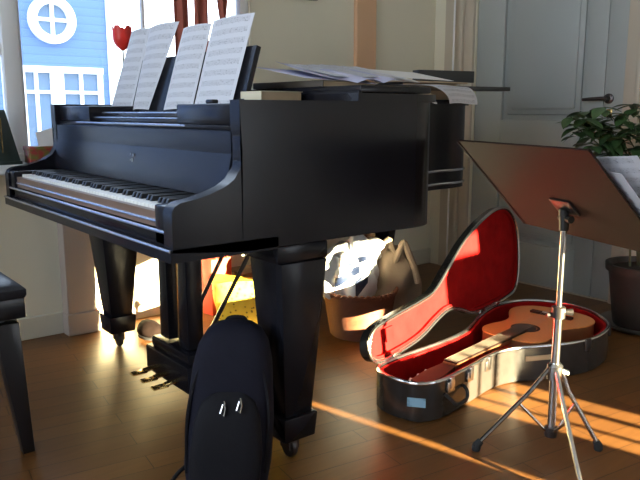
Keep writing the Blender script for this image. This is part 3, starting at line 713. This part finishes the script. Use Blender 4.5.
# ------------------------------------------------------------------ guitar case
gc = thing('guitar_case', 'open black guitar case with red plush lining on the floor', 'guitar case', (1.45, .15, 0))
COUT = spline([(.806, .10), (.826, .005), (.875, -.032), (.95, -.036), (1.10, -.012), (1.26, .018), (1.37, .006), (1.47, -.042), (1.60, -.092), (1.75, -.108), (1.93, -.05), (2.05, .10), (2.065, .27), (1.97, .40), (1.80, .425), (1.62, .372), (1.50, .315), (1.38, .262), (1.22, .232), (1.0, .216), (.88, .200), (.825, .172)], 5, closed=True)
if area2(COUT) < 0: COUT = COUT[::-1]
CIN = offset2(COUT, .012); CIN2 = offset2(COUT, .022)
CH = .135
bm = new(); zprism(bm, offset2(COUT, .004), 0.003, .02); ring(bm, COUT, CIN, lambda a, b: (a, b, .008), lambda a, b: (a, b, CH)); obj('shell', bm, M['case'], gc)
bm = new(); zprism(bm, CIN2, .021, .036); ring(bm, offset2(COUT, .0125), CIN2, lambda a, b: (a, b, .021), lambda a, b: (a, b, CH - .003)); obj('lining', bm, M['plush'], gc)
bm = new(); tube(bm, [(a, b, CH) for a, b in offset2(COUT, .003)], .0065, 8, closed=True); obj('rim_band', bm, M['chrome'], gc)
# lid: plane through hinge line
th = math.atan2(.2, .83); Dv = Vector((math.cos(th), math.sin(th), 0)); Bv = Vector((-math.sin(th), math.cos(th), 0))
le = math.radians(8); Uv = math.sin(le) * Bv + Vector((0, 0, math.cos(le))); Nv = math.cos(le) * Bv - Vector((0, 0, math.sin(le)))
H0 = Vector((.87, .2, CH + .006))
LOUT = spline([(-.02, .004), (-.066, .050), (-.045, .108), (.02, .133), (.152, .146), (.30, .156), (.419, .174), (.53, .234), (.62, .285), (.709, .331), (.865, .390), (1.04, .428), (1.17, .415), (1.247, .345), (1.262, .23), (1.235, .10), (1.173, .022), (1.05, .002), (.85, 0.0), (.72, .008), (.62, .045), (.52, .068), (.42, .052), (.28, .014), (.122, 0.0)], 5, closed=True)
if area2(LOUT) < 0: LOUT = LOUT[::-1]
LIN = offset2(LOUT, .012)
def lp(d):
    return lambda a, b: H0 + Dv * a + Uv * b + Nv * d
DEP = .034
bm = new(); ring(bm, LOUT, LIN, lp(0), lp(DEP)); prism(bm, offset2(LOUT, .004), lp(DEP - .004), lp(DEP + .006)); lid = obj('lid', bm, M['case'], gc)
bm = new(); ring(bm, offset2(LOUT, .0125), offset2(LOUT, .022), lp(.003), lp(DEP - .005)); prism(bm, offset2(LOUT, .020), lp(DEP - .018), lp(DEP - .0045)); obj('lid_lining', bm, M['plush'], lid)
bm = new(); tube(bm, [lp(0)(a, b) for a, b in offset2(LOUT, .003)], .0065, 8, closed=True); obj('lid_rim_band', bm, M['chrome'], lid)
bm = new(); sheet(bm, lambda u, v: H0 + Dv * (.06 + .05 * u) + Uv * (.055 + .05 * v) + Nv * (DEP - .026), 2, 2, .006); obj('lining_patch', bm, M['plush'], lid)
for a in (.10, .80, .97):
    bm = new(); box(bm, -.025, .025, -.006, .006, -.012, .012, .002, Matrix.Translation(H0 + Dv * a + Bv * -.002) @ Matrix.Rotation(th, 4, 'Z')); obj('hinge', bm, M['chrome'], gc)
# catches on the front side
def front_at(x):
    best = min(((p, q) for p, q in zip(COUT, COUT[1:] + COUT[:1]) if p[1] < .12), key=lambda s: abs((s[0][0] + s[1][0]) / 2 - x))
    (ax, ay), (bx, by) = best; return Vector(((ax + bx) / 2, (ay + by) / 2, 0)), math.atan2(by - ay, bx - ax)
for x in (.955, 1.10, 1.20):
    P, a = front_at(x)
    bm = new(); mt_ = Matrix.Translation(P + Vector((0, 0, .105))) @ Matrix.Rotation(a, 4, 'Z')
    box(bm, -.020, .020, -.008, .002, -.018, .018, .002, mt_); box(bm, -.010, .010, -.013, .0, -.004, .034, .002, mt_); obj('catch', bm, M['chrome'], gc)
P, a = front_at(1.00)
bm = new(); mt_ = Matrix.Translation(P + Vector((0, 0, .085))) @ Matrix.Rotation(a, 4, 'Z')
tube(bm, [mt_ @ Vector(p) for p in spline([(-.055, 0, 0), (-.05, -.02, -.015), (-.03, -.03, -.035), (.03, -.03, -.035), (.05, -.02, -.015), (.055, 0, 0)], 4)], .006, 8); obj('carry_handle', bm, M['rubber'], gc)
P, a = front_at(1.47)
bm = new(); box(bm, -.055, .055, -.004, .002, -.010, .010, .003, Matrix.Translation(P + Vector((0, 0, .092))) @ Matrix.Rotation(a, 4, 'Z')); obj('name_plate', bm, M['tan'], gc, label='pale metal plate')
for x in (1.66, 1.92):
    P, a = front_at(x)
    bm = new(); box(bm, -.016, .016, -.007, .002, -.016, .03, .002, Matrix.Translation(P + Vector((0, 0, .110))) @ Matrix.Rotation(a, 4, 'Z')); obj('catch', bm, M['darkmetal'], gc)
# blue sticker near the narrow end
nearest = min(range(len(COUT)), key=lambda i: (COUT[i][0] - .835) ** 2 + (COUT[i][1] - .0) ** 2)
(ax, ay), (bx, by) = COUT[nearest - 1], COUT[(nearest + 1) % len(COUT)]
a = math.atan2(by - ay, bx - ax)
bm = new(); box(bm, -.030, .030, -.0025, .001, -.015, .015, 0, Matrix.Translation((COUT[nearest][0], COUT[nearest][1], .072)) @ Matrix.Rotation(a, 4, 'Z')); obj('sticker', bm, M['sticker'], gc, label='pale blue sticker')
# little feet
for x, y in ((.90, .10), (1.70, .02), (1.75, .33), (1.3, .15)):
    bm = new(); lathe(bm, [(0, 0), (.012, 0), (.012, .010), (0, .010)], (x, y, 0), 10); obj('foot', bm, M['rubber'], gc)

# ------------------------------------------------------------------ guitar in the case
ga = math.radians(8.5); GU = Vector((math.cos(ga), math.sin(ga), 0)); GV = Vector((-math.sin(ga), math.cos(ga), 0)); G0 = Vector((1.612, .134, 0))
def gp(u, v, z): return G0 + GU * u + GV * v + Vector((0, 0, z))
gt = thing('guitar', 'classical guitar with orange top lying in the open red case', 'guitar', (1.612, .134, .036))
half = [(-.165, 0), (-.168, .05), (-.150, .105), (-.10, .136), (-.04, .133), (.03, .115), (.09, .122), (.16, .160), (.22, .180), (.28, .172), (.33, .130), (.352, .07), (.358, 0)]
gout = spline(half, 4) + [(a, -b) for a, b in reversed(spline(half, 4)[1:-1])]
if area2(gout) < 0: gout = gout[::-1]
bm = new(); prism(bm, offset2(gout, .002), lambda a, b: gp(a, b, .042), lambda a, b: gp(a, b, .132)); body = obj('body', bm, M['mahogany'], gt)
bm = new(); prism(bm, gout, lambda a, b: gp(a, b, .132), lambda a, b: gp(a, b, .137)); obj('soundboard', bm, M['spruce'], gt)
circ = [(math.cos(2 * PI * k / 32), math.sin(2 * PI * k / 32)) for k in range(32)]
bm = new(); prism(bm, [(.044 * a, .044 * b) for a, b in circ], lambda a, b: gp(a, b, .1365), lambda a, b: gp(a, b, .1376)); obj('sound_hole', bm, M['rubber'], gt)
bm = new(); ring(bm, [(.058 * a, .058 * b) for a, b in circ], [(.046 * a, .046 * b) for a, b in circ], lambda a, b: gp(a, b, .1368), lambda a, b: gp(a, b, .1378)); obj('rosette', bm, M['rosewood'], gt)
bm = new(); prism(bm, [(.222, -.092), (.250, -.092), (.250, .092), (.222, .092)], lambda a, b: gp(a, b, .137), lambda a, b: gp(a, b, .146)); br = obj('bridge', bm, M['rosewood'], gt)
bm = new(); prism(bm, [(.230, -.038), (.234, -.038), (.234, .038), (.230, .038)], lambda a, b: gp(a, b, .146), lambda a, b: gp(a, b, .150)); obj('saddle', bm, M['ivory'], br)
bm = new(); prism(bm, [(-.555, -.026), (-.045, -.031), (-.045, .031), (-.555, .026)], lambda a, b: gp(a, b, .138), lambda a, b: gp(a, b, .1435)); fbd = obj('fingerboard', bm, M['fingerboard'], gt)
for k in range(1, 20):
    u = -.555 + .65 * (1 - 2 ** (-k / 12.0))
    if u > -.05: break
    bm = new(); prism(bm, [(u - .0008, -.029), (u + .0008, -.029), (u + .0008, .029), (u - .0008, .029)], lambda a, b: gp(a, b, .1433), lambda a, b: gp(a, b, .1444)); obj('fret', bm, M['brass'], fbd)
bm = new(); prism(bm, [(-.565, -.026), (-.15, -.030), (-.15, .030), (-.565, .026)], lambda a, b: gp(a, b * .7, .118), lambda a, b: gp(a, b, .138)); obj('neck', bm, M['mahogany'], gt)
bm = new(); prism(bm, [(-.745, -.032), (-.757, 0), (-.745, .032), (-.66, .038), (-.565, .026), (-.565, -.026), (-.66, -.038)], lambda a, b: gp(a, b, .100 + (a + .565) * .06 + .012), lambda a, b: gp(a, b, .120 + (a + .565) * .06 + .014)); hs = obj('headstock', bm, M['rosewood'], gt)
for s in (-1, 1):
    for u in (-.62, -.665, -.71):
        bm = new(); tube(bm, [gp(u, s * .030, .112 + (u + .565) * .06), gp(u, s * .048, .112 + (u + .565) * .06)], .0035, 6); tube(bm, [gp(u, s * .046, .112 + (u + .565) * .06), gp(u, s * .060, .112 + (u + .565) * .06)], .008, 8); obj('tuning_peg', bm, M['ivory'], hs)
for k in range(6):
    v0 = -.021 + .0084 * k; v1 = -.029 + .0116 * k
    bm = new(); tube(bm, [gp(-.56, v0, .1465), gp(.232, v1, .1505)], .0006, 5); obj('string', bm, M['string'], gt)

# ------------------------------------------------------------------ music stand
PX, PY = 1.040, -.370
ms = thing('music_stand', 'chrome tripod music stand with tilted dark desk seen from behind', 'music stand', (PX, PY, 0))
bm = new(); tube(bm, [(PX, PY, .035), (PX, PY, .42)], .0125, 14); obj('lower_tube', bm, M['chrome'], ms)
bm = new(); tube(bm, [(PX, PY, .40), (PX, PY, .69)], .0085, 12); obj('upper_tube', bm, M['chrome'], ms)
bm = new(); lathe(bm, [(0, .405), (.020, .405), (.020, .437), (.013, .44), (0, .44)], (PX, PY, 0), 16); tube(bm, [(PX, PY, .422), (PX + .03, PY - .028, .422)], [.006, .011], 8); tube(bm, [(PX, PY, .415), (PX - .024, PY + .022, .412)], [.005, .008], 8); obj('height_clamp', bm, M['darkmetal'], ms)
HUB = .245
bm = new(); lathe(bm, [(0, HUB - .03), (.022, HUB - .03), (.024, HUB - .01), (.024, HUB + .012), (.017, HUB + .02), (0, HUB + .02)], (PX, PY, 0), 16); tube(bm, [(PX, PY, HUB), (PX + .03, PY - .024, HUB - .015)], [.012, .012], 8); obj('hub', bm, M['chrome'], ms)
bm = new(); lathe(bm, [(0, .032), (.018, .032), (.020, .040), (.020, .062), (0, .066)], (PX, PY, 0), 16); obj('lower_collar', bm, M['darkmetal'], ms)
for fx, fy in ((.841, -.248), (1.129, -.476), (.835, -.605)):
    top = Vector((PX, PY, HUB)); f = Vector((fx, fy, .016)); d = (f - top); hd = Vector((d.x, d.y, 0)).normalized()
    tp = top + hd * .020
    bm = new(); tube(bm, [tp, top + d * .30 + Vector((0, 0, .006)), f - d * .04], .0068, 8); lg = obj('leg', bm, M['chrome'], ms)
    bm = new(); mid_ = top + d * .45; tube(bm, [mid_, Vector((PX, PY, .050)) + hd * .016], .0045, 8); obj('leg_brace', bm, M['chrome'], lg)
    bm = new(); tube(bm, [f - d * .06, f + Vector((0, 0, -.002))], [.0105, .013], 10); lathe(bm, [(0, 0), (.012, 0), (.014, .008), (.012, .018), (0, .020)], (f.x, f.y, 0), 10); obj('rubber_foot', bm, M['rubber'], lg)
psi, tl = 1.235, .769
Av = Vector((math.cos(psi), math.sin(psi), 0)); nr = Vector((-Av.y, Av.x, 0)); Bd = nr * math.sin(tl) + Vector((0, 0, math.cos(tl))); Nf = -nr * math.cos(tl) + Vector((0, 0, math.sin(tl)))
DC = Vector((1.015, -.34, .774)); DW, DH = .605, .385
def dk(a, b, n=0.0): return DC + Av * a + Bd * b + Nf * n
bm = new()
rc = .012
outl = [(-DW / 2, -DH / 2), (DW / 2, -DH / 2), (DW / 2, DH / 2), (-DW / 2, DH / 2)]
prism(bm, outl, lambda a, b: dk(a, b, -.003), lambda a, b: dk(a, b, .003))
prism(bm, [(-DW / 2, -DH / 2 - .004), (DW / 2, -DH / 2 - .004), (DW / 2, -DH / 2 + .002), (-DW / 2, -DH / 2 + .002)], lambda a, b: dk(a, b, -.003), lambda a, b: dk(a, b, .05))
prism(bm, [(DW / 2 - .006, -DH / 2), (DW / 2 + .002, -DH / 2), (DW / 2 + .002, DH / 2), (DW / 2 - .006, DH / 2)], lambda a, b: dk(a, b, -.006), lambda a, b: dk(a, b, .006))
obj('desk', bm, M['standdesk'], ms)
TB = (-.02, -.052)
bm = new(); box(bm, -.045, .045, -.03, .03, -.010, -.003, .003, Matrix(((Av.x, Bd.x, Nf.x, dk(*TB).x), (Av.y, Bd.y, Nf.y, dk(*TB).y), (Av.z, Bd.z, Nf.z, dk(*TB).z), (0, 0, 0, 1))))
tube(bm, [Vector((PX, PY, .665)), Vector((PX, PY, .70)), dk(TB[0], TB[1], -.012)], [.013, .015, .013], 12)
tube(bm, [Vector((PX, PY, .70)) - Av * .03, Vector((PX, PY, .70)) + Av * .022], [.011, .008], 10)
obj('tilt_bracket', bm, M['black2'], ms)
def stpage(lab, a0, a1, b0, b1, curl, off):
    bm = new()
    sheet(bm, lambda u, v: dk(a0 + (a1 - a0) * u, b0 + (b1 - b0) * v, .004 + off + curl * (1 - u) ** 2 + .010 * math.sin(PI * u)), 10, 6, .0008)
    tag(obj('music_sheet', bm, M['music'], at=dk((a0 + a1) / 2, b0, off)), lab, 'sheet music', 'sheets on the music stand')
stpage('music sheet lying flat on the stand desk behind the curling one', -.33, .05, -.17, .10, .010, .001)
stpage('white music sheet on the stand, curling out past the edge of its desk', -.365, -.10, -.17, .125, .035, .014)

# ------------------------------------------------------------------ potted plant by the door
pp = thing('potted_plant', 'leafy green plant in a dark pot in front of the grey door', 'plant', (2.43, .06, 0))
PC = (2.43, .06)
bm = new(); lathe(bm, [(0, .012), (.125, .012), (.130, .02), (.165, .27), (.178, .272), (.180, .305), (.165, .305), (.155, .27), (0, .27)], (PC[0], PC[1], 0), 32); obj('pot', bm, M['pot'], pp)
bm = new(); lathe(bm, [(0, 0), (.15, 0), (.185, .022), (.188, .03), (.178, .028), (.145, .011), (0, .010)], (PC[0], PC[1], 0), 32); obj('saucer', bm, M['saucer'], pp)
bm = new(); lathe(bm, [(0, .270), (.15, .270), (.15, .282), (.05, .290), (0, .290)], (PC[0], PC[1], 0), 24); obj('soil', bm, M['soil'], pp)
fol = new(); stm = new()
def leaf(bm, P, d, up, L_, Wd):
    d = d.normalized(); s = d.cross(up).normalized(); n = s.cross(d)
    def f(u, v):
        w = Wd * math.sin(PI * min(1, v * .96 + .03)) ** .8 * (1.15 - .5 * v); q = (2 * u - 1)
        return P + d * (L_ * v) + s * (q * w) + n * (-.22 * L_ * v * v + .18 * w * q * q)
    sheet(bm, f, 4, 7)
rightv = Vector((.783, -.622, 0)); awayv = Vector((.622, .783, 0))
rng = random.Random(3)
stems = [(-.34, .0, .97), (-.25, .03, 1.02), (-.16, -.02, .99), (-.10, .05, 1.03), (-.30, -.04, .86), (-.05, .0, .95), (.06, -.05, 1.06), (.14, .02, 1.02), (-.20, .06, .84), (.18, -.06, .9), (-.36, .05, .93), (-.28, .08, .95), (-.40, .0, .98), (-.22, .0, .93), (-.13, -.08, .93), (-.31, .1, 1.0)]
for (a, b, z) in stems:
    base = Vector((PC[0] + rng.uniform(-.06, .06), PC[1] + rng.uniform(-.06, .06), .28)); tip = Vector((PC[0], PC[1], z)) + rightv * a + awayv * b * .6
    tip.x = min(tip.x, 2.60)
    pts = [base.lerp(tip, t) + Vector((0, 0, .10 * math.sin(PI * t))) - rightv * (a * .18 * math.sin(PI * t)) for t in [k / 8 for k in range(9)]]
    tube(stm, pts, [.006 - .0005 * k for k in range(9)], 6)
    for k in range(2, 9):
        for j in range(3):
            P = pts[k]; an = rng.uniform(0, 2 * PI); d = Vector((math.cos(an), math.sin(an), rng.uniform(-.45, .45)))
            if P.x + d.x * .1 > 2.66: d.x = -abs(d.x)
            leaf(fol, P, d, Vector((0, 0, 1)), rng.uniform(.080, .125), rng.uniform(.022, .034))
for (a, b, z) in stems:
    tip = Vector((PC[0], PC[1], z)) + rightv * a + awayv * b * .6
    for k in range(5):
        an = k * 1.26 + a * 20; d = Vector((math.cos(an), math.sin(an), rng.uniform(-.5, .25)))
        if tip.x + d.x * .1 > 2.64: d.x = -abs(d.x)
        leaf(fol, tip - Vector((0, 0, rng.uniform(0, .05))), d, Vector((0, 0, 1)), rng.uniform(.06, .09), rng.uniform(.024, .032))
obj('foliage', fol, M['leaf'], pp); obj('stems', stm, M['stem'], pp)

# ------------------------------------------------------------------ things under the piano
BC = (1.32, .82)
bk = thing('wicker_basket', 'round brown wicker basket under the piano', 'basket', (BC[0], BC[1], 0))
bm = new(); lathe(bm, [(0, 0), (.125, 0), (.135, .01), (.165, .20), (.170, .205), (.160, .207), (.152, .20), (.123, .016), (0, .016)], (BC[0], BC[1], 0), 40); obj('body', bm, M['wicker'], bk)
bm = new()
for k in range(40):
    a = 2 * PI * k / 40; b = 2 * PI * (k + 1.5) / 40
    tube(bm, [(BC[0] + .166 * math.cos(a), BC[1] + .166 * math.sin(a), .200), (BC[0] + .170 * math.cos((a + b) / 2), BC[1] + .170 * math.sin((a + b) / 2), .214), (BC[0] + .166 * math.cos(b), BC[1] + .166 * math.sin(b), .204)], .007, 6)
obj('rim', bm, M['wicker'], bk)
def lump(bm, c, r, seed, amp=.25, sub=4, flat_bottom=None):
    rg = random.Random(seed); ph = [(rg.uniform(2, 6), rg.uniform(0, 6.28), Vector((rg.uniform(-1, 1), rg.uniform(-1, 1), rg.uniform(-1, 1))).normalized()) for _ in range(9)]
    n0 = len(bm.verts)
    res = bmesh.ops.create_icosphere(bm, subdivisions=sub, radius=1)
    for v in res['verts']:
        d = v.co.normalized(); k = 1 + sum(amp / 3.0 * abs(math.sin(f * d.dot(q) + p)) for f, p, q in ph) - amp * .8
        v.co = Vector((c[0] + d.x * r[0] * k, c[1] + d.y * r[1] * k, c[2] + d.z * r[2] * k))
        if flat_bottom is not None: v.co.z = max(v.co.z, flat_bottom)
pb = thing('plastic_bag', 'crumpled white plastic bag with dark blue bands in the wicker basket', 'bag', (1.26, .86, .02))
def smul(P, k): return P
bc = Vector((BC[0], BC[1], 0))
wb = bc - rightv * .055
bm = new(); lump(bm, (wb.x, wb.y, .26), (.085, .085, .10), 5, .5); lump(bm, (wb.x + rightv.x * .05, wb.y + rightv.y * .05, .32), (.06, .055, .085), 8, .5); lump(bm, (wb.x + rightv.x * .085, wb.y + rightv.y * .085, .385), (.05, .03, .035), 9, .6); obj('bag_body', bm, M['plastic'], pb)
bm = new(); q = wb - awayv * .052
dg = bpy.context.evaluated_depsgraph_get()
from mathutils.bvhtree import BVHTree
pbo = bpy.data.objects['bag_body']; off_ = Vector(pbo['_o'])
bvh = BVHTree.FromPolygons([v.co + off_ for v in pbo.data.vertices], [tuple(p.vertices) for p in pbo.data.polygons])
def wrap(lx, z):
    o_ = wb + rightv * lx - awayv * .4 + Vector((0, 0, z)); h_ = bvh.ray_cast(o_, awayv)
    return (h_[0] - awayv * .004) if h_[0] is not None else wb + rightv * lx - awayv * .02 + Vector((0, 0, z))
for (l0, z0, l1, z1, wd) in ((-.06, .268, .050, .325, .045), (-.01, .345, .085, .375, .030), (.030, .235, .085, .290, .075)):  # dark blue bands laid over the front of the bag
    bm = new(); sheet(bm, lambda u, v: wrap(l0 + (l1 - l0) * u, z0 + (z1 - z0) * u + wd * (v - .5) * (1 - .3 * u)), 14, 6)
    obj('dark_band', bm, M['plasticblue'], pb, label='dark blue stripe')
cb = thing('tote_bag', 'tan fabric bag with crossed looped handles behind the guitar case', 'bag', (1.45, .85, 0))
tc = bc + rightv * .155 + awayv * .14
bm = new(); lump(bm, (tc.x, tc.y, .17), (.12, .10, .17), 12, .25, 4, 0.0); obj('bag_body', bm, M['canvas'], cb)
for (u0, u1, hh, dz) in ((-.09, .05, .20, -.05), (-.02, .12, .19, -.07)):
    bm = new(); pts = []
    for k in range(15):
        t = k / 14; p = tc + rightv * (u0 + (u1 - u0) * t + .015 * math.sin(2 * PI * t)) + awayv * (dz)
        pts.append(Vector((p.x, p.y, .22 + hh * math.sin(PI * t) ** .7)))
    tube(bm, pts, .016, 8); obj('handle', bm, M['canvas'], cb)
# yellow bag, red bag, brown box near the window wall
yb = thing('shopping_bag', 'yellow patterned shopping bag standing on the floor under the piano', 'bag', (1.02, 1.30, 0))
YC = Vector((1.00, 1.28, 0))
bm = new()
def ybag(bm, w0, w1, d0, d1, h0, h1):
    seg = 28; rr = []
    for k in range(8):
        t = k / 7; w = w0 + (w1 - w0) * t; d = d0 + (d1 - d0) * t; z = h0 + (h1 - h0) * t
        row = []
        for j in range(seg):
            a = 2 * PI * j / seg; ca, sa = math.cos(a), math.sin(a)
            pxx = abs(ca) ** .5 * math.copysign(1, ca) * w * (1 + .03 * math.sin(5 * a + 6 * t)); pyy = abs(sa) ** .5 * math.copysign(1, sa) * d * (1 + .05 * math.sin(4 * a + 3 * t))
            p = YC + rightv * (pxx + .02 * t) + awayv * pyy; row.append(bm.verts.new((p.x, p.y, z + (.012 * math.sin(3 * a) if k == 7 else 0))))
        rr.append(row)
    for a, b in zip(rr, rr[1:]):
        for j in range(seg): bm.faces.new((a[j], a[(j + 1) % seg], b[(j + 1) % seg], b[j]))
    bm.faces.new(list(reversed(rr[0]))); bm.faces.new(rr[-1])
ybag(bm, .125, .180, .07, .085, 0, .215); obj('bag_body', bm, M['yellowbag'], yb)
rb = thing('gift_bag', 'small red bag by the window wall behind the yellow shopping bag', 'bag', (1.0, 1.5, 0))
RC = Vector((.985, 1.52, 0))
bm = new(); mt_ = Matrix.Translation((RC.x, RC.y, 0)) @ Matrix.Rotation(.15, 4, 'Z'); box(bm, -.065, .065, -.04, .04, 0, .285, .006, mt_); obj('bag_body', bm, M['redbag'], rb)
bm = new(); tube(bm, [mt_ @ Vector((.035 * math.cos(PI * k / 8), -.04, .28 + .05 * math.sin(PI * k / 8))) for k in range(9)], .003, 6); obj('handle', bm, M['redbag'], rb)
bx_ = thing('cardboard_box', 'brown cardboard box beside the red bag under the piano', 'box', (1.2, 1.5, 0))
bm = new(); box(bm, 1.10, 1.32, 1.46, 1.62, 0, .19, .004); obj('carton', bm, M['brownbox'], bx_)
bm = new(); box(bm, 1.095, 1.325, 1.455, 1.54, .19, .194); box(bm, 1.095, 1.325, 1.545, 1.625, .19, .194); obj('flap', bm, M['brownbox'], bx_)
sl = thing('slipper', 'small dark felt slipper on the floor beside the far piano leg', 'slipper', (.47, 1.36 - .03, 0))
SLc = Vector((.545, 1.375, 0))
bm = new(); lump(bm, (SLc.x, SLc.y, .035), (.045, .065, .035), 3, .12, 3, 0.0); obj('upper', bm, M['slipper'], sl)
bm = new(); zprism(bm, [(SLc.x + .046 * math.cos(2 * PI * k / 20), SLc.y + .075 * math.sin(2 * PI * k / 20)) for k in range(20)], 0, .010); obj('sole', bm, M['rubber'], sl)

# ------------------------------------------------------------------ light
w = bpy.data.worlds.new('sky'); SC.world = w; w.use_nodes = True
nt = w.node_tree; bg = nt.nodes['Background']
tcw = nt.nodes.new('ShaderNodeTexCoord'); sp = nt.nodes.new('ShaderNodeSeparateXYZ'); nt.links.new(tcw.outputs['Generated'], sp.inputs[0])
mr = nt.nodes.new('ShaderNodeMapRange'); mr.inputs['From Min'].default_value = -.05; mr.inputs['From Max'].default_value = .6; nt.links.new(sp.outputs['Z'], mr.inputs['Value'])
cr = nt.nodes.new('ShaderNodeValToRGB'); cr.color_ramp.elements[0].color = (.86, .93, 1.0, 1); cr.color_ramp.elements[1].color = (.62, .78, 1.0, 1)
nt.links.new(mr.outputs['Result'], cr.inputs['Fac']); nt.links.new(cr.outputs['Color'], bg.inputs['Color'])
bg.inputs['Strength'].default_value = 5.0
ELEV = math.radians(9.5)
sd = Vector((-SUN_T, 1, 0)).normalized() * math.cos(ELEV) + Vector((0, 0, -math.sin(ELEV)))
sl_ = bpy.data.lights.new('sun', 'SUN'); sl_.energy = 92; sl_.angle = math.radians(.53); sl_.color = (1, .84, .50)
so = bpy.data.objects.new('sun', sl_); COL.objects.link(so); so.rotation_euler = sd.to_track_quat('-Z', 'Y').to_euler(); so.location = (2, -6, 3)
# sky portals in the window openings
def portal(loc, rot, sx_, sy_):
    l = bpy.data.lights.new('window_daylight', 'AREA'); l.shape = 'RECTANGLE'; l.size = sx_; l.size_y = sy_
    l.cycles.is_portal = True
    o = bpy.data.objects.new('window_daylight', l); COL.objects.link(o); o.location = loc; o.rotation_euler = rot
portal(((WX0 + WX1) / 2, YW + .15, (WZ0 + WZ1) / 2), (-PI / 2, 0, 0), WX1 - WX0, WZ1 - WZ0)
portal((XL - .15, (LY0 + LY1) / 2, (LZ0 + LZ1) / 2), (0, -PI / 2, 0), LZ1 - LZ0, LY1 - LY0)

# ------------------------------------------------------------------ camera
cd = bpy.data.cameras.new('camera'); cd.sensor_width = 36; cd.lens = 700 / 640 * 36; cd.clip_start = .02
co = bpy.data.objects.new('camera', cd); COL.objects.link(co)
co.location = (-.743, -1.489, 1.0)
co.rotation_euler = (PI / 2 - math.radians(10.362), 0, math.radians(51.551 - 90))
SC.camera = co
vs = SC.view_settings
vs.view_transform = 'Standard'; vs.look = 'None'; vs.exposure = 0.5; vs.gamma = 1.0; vs.use_curve_mapping = False
for o in SC.objects:
    if '_o' in o: del o['_o']
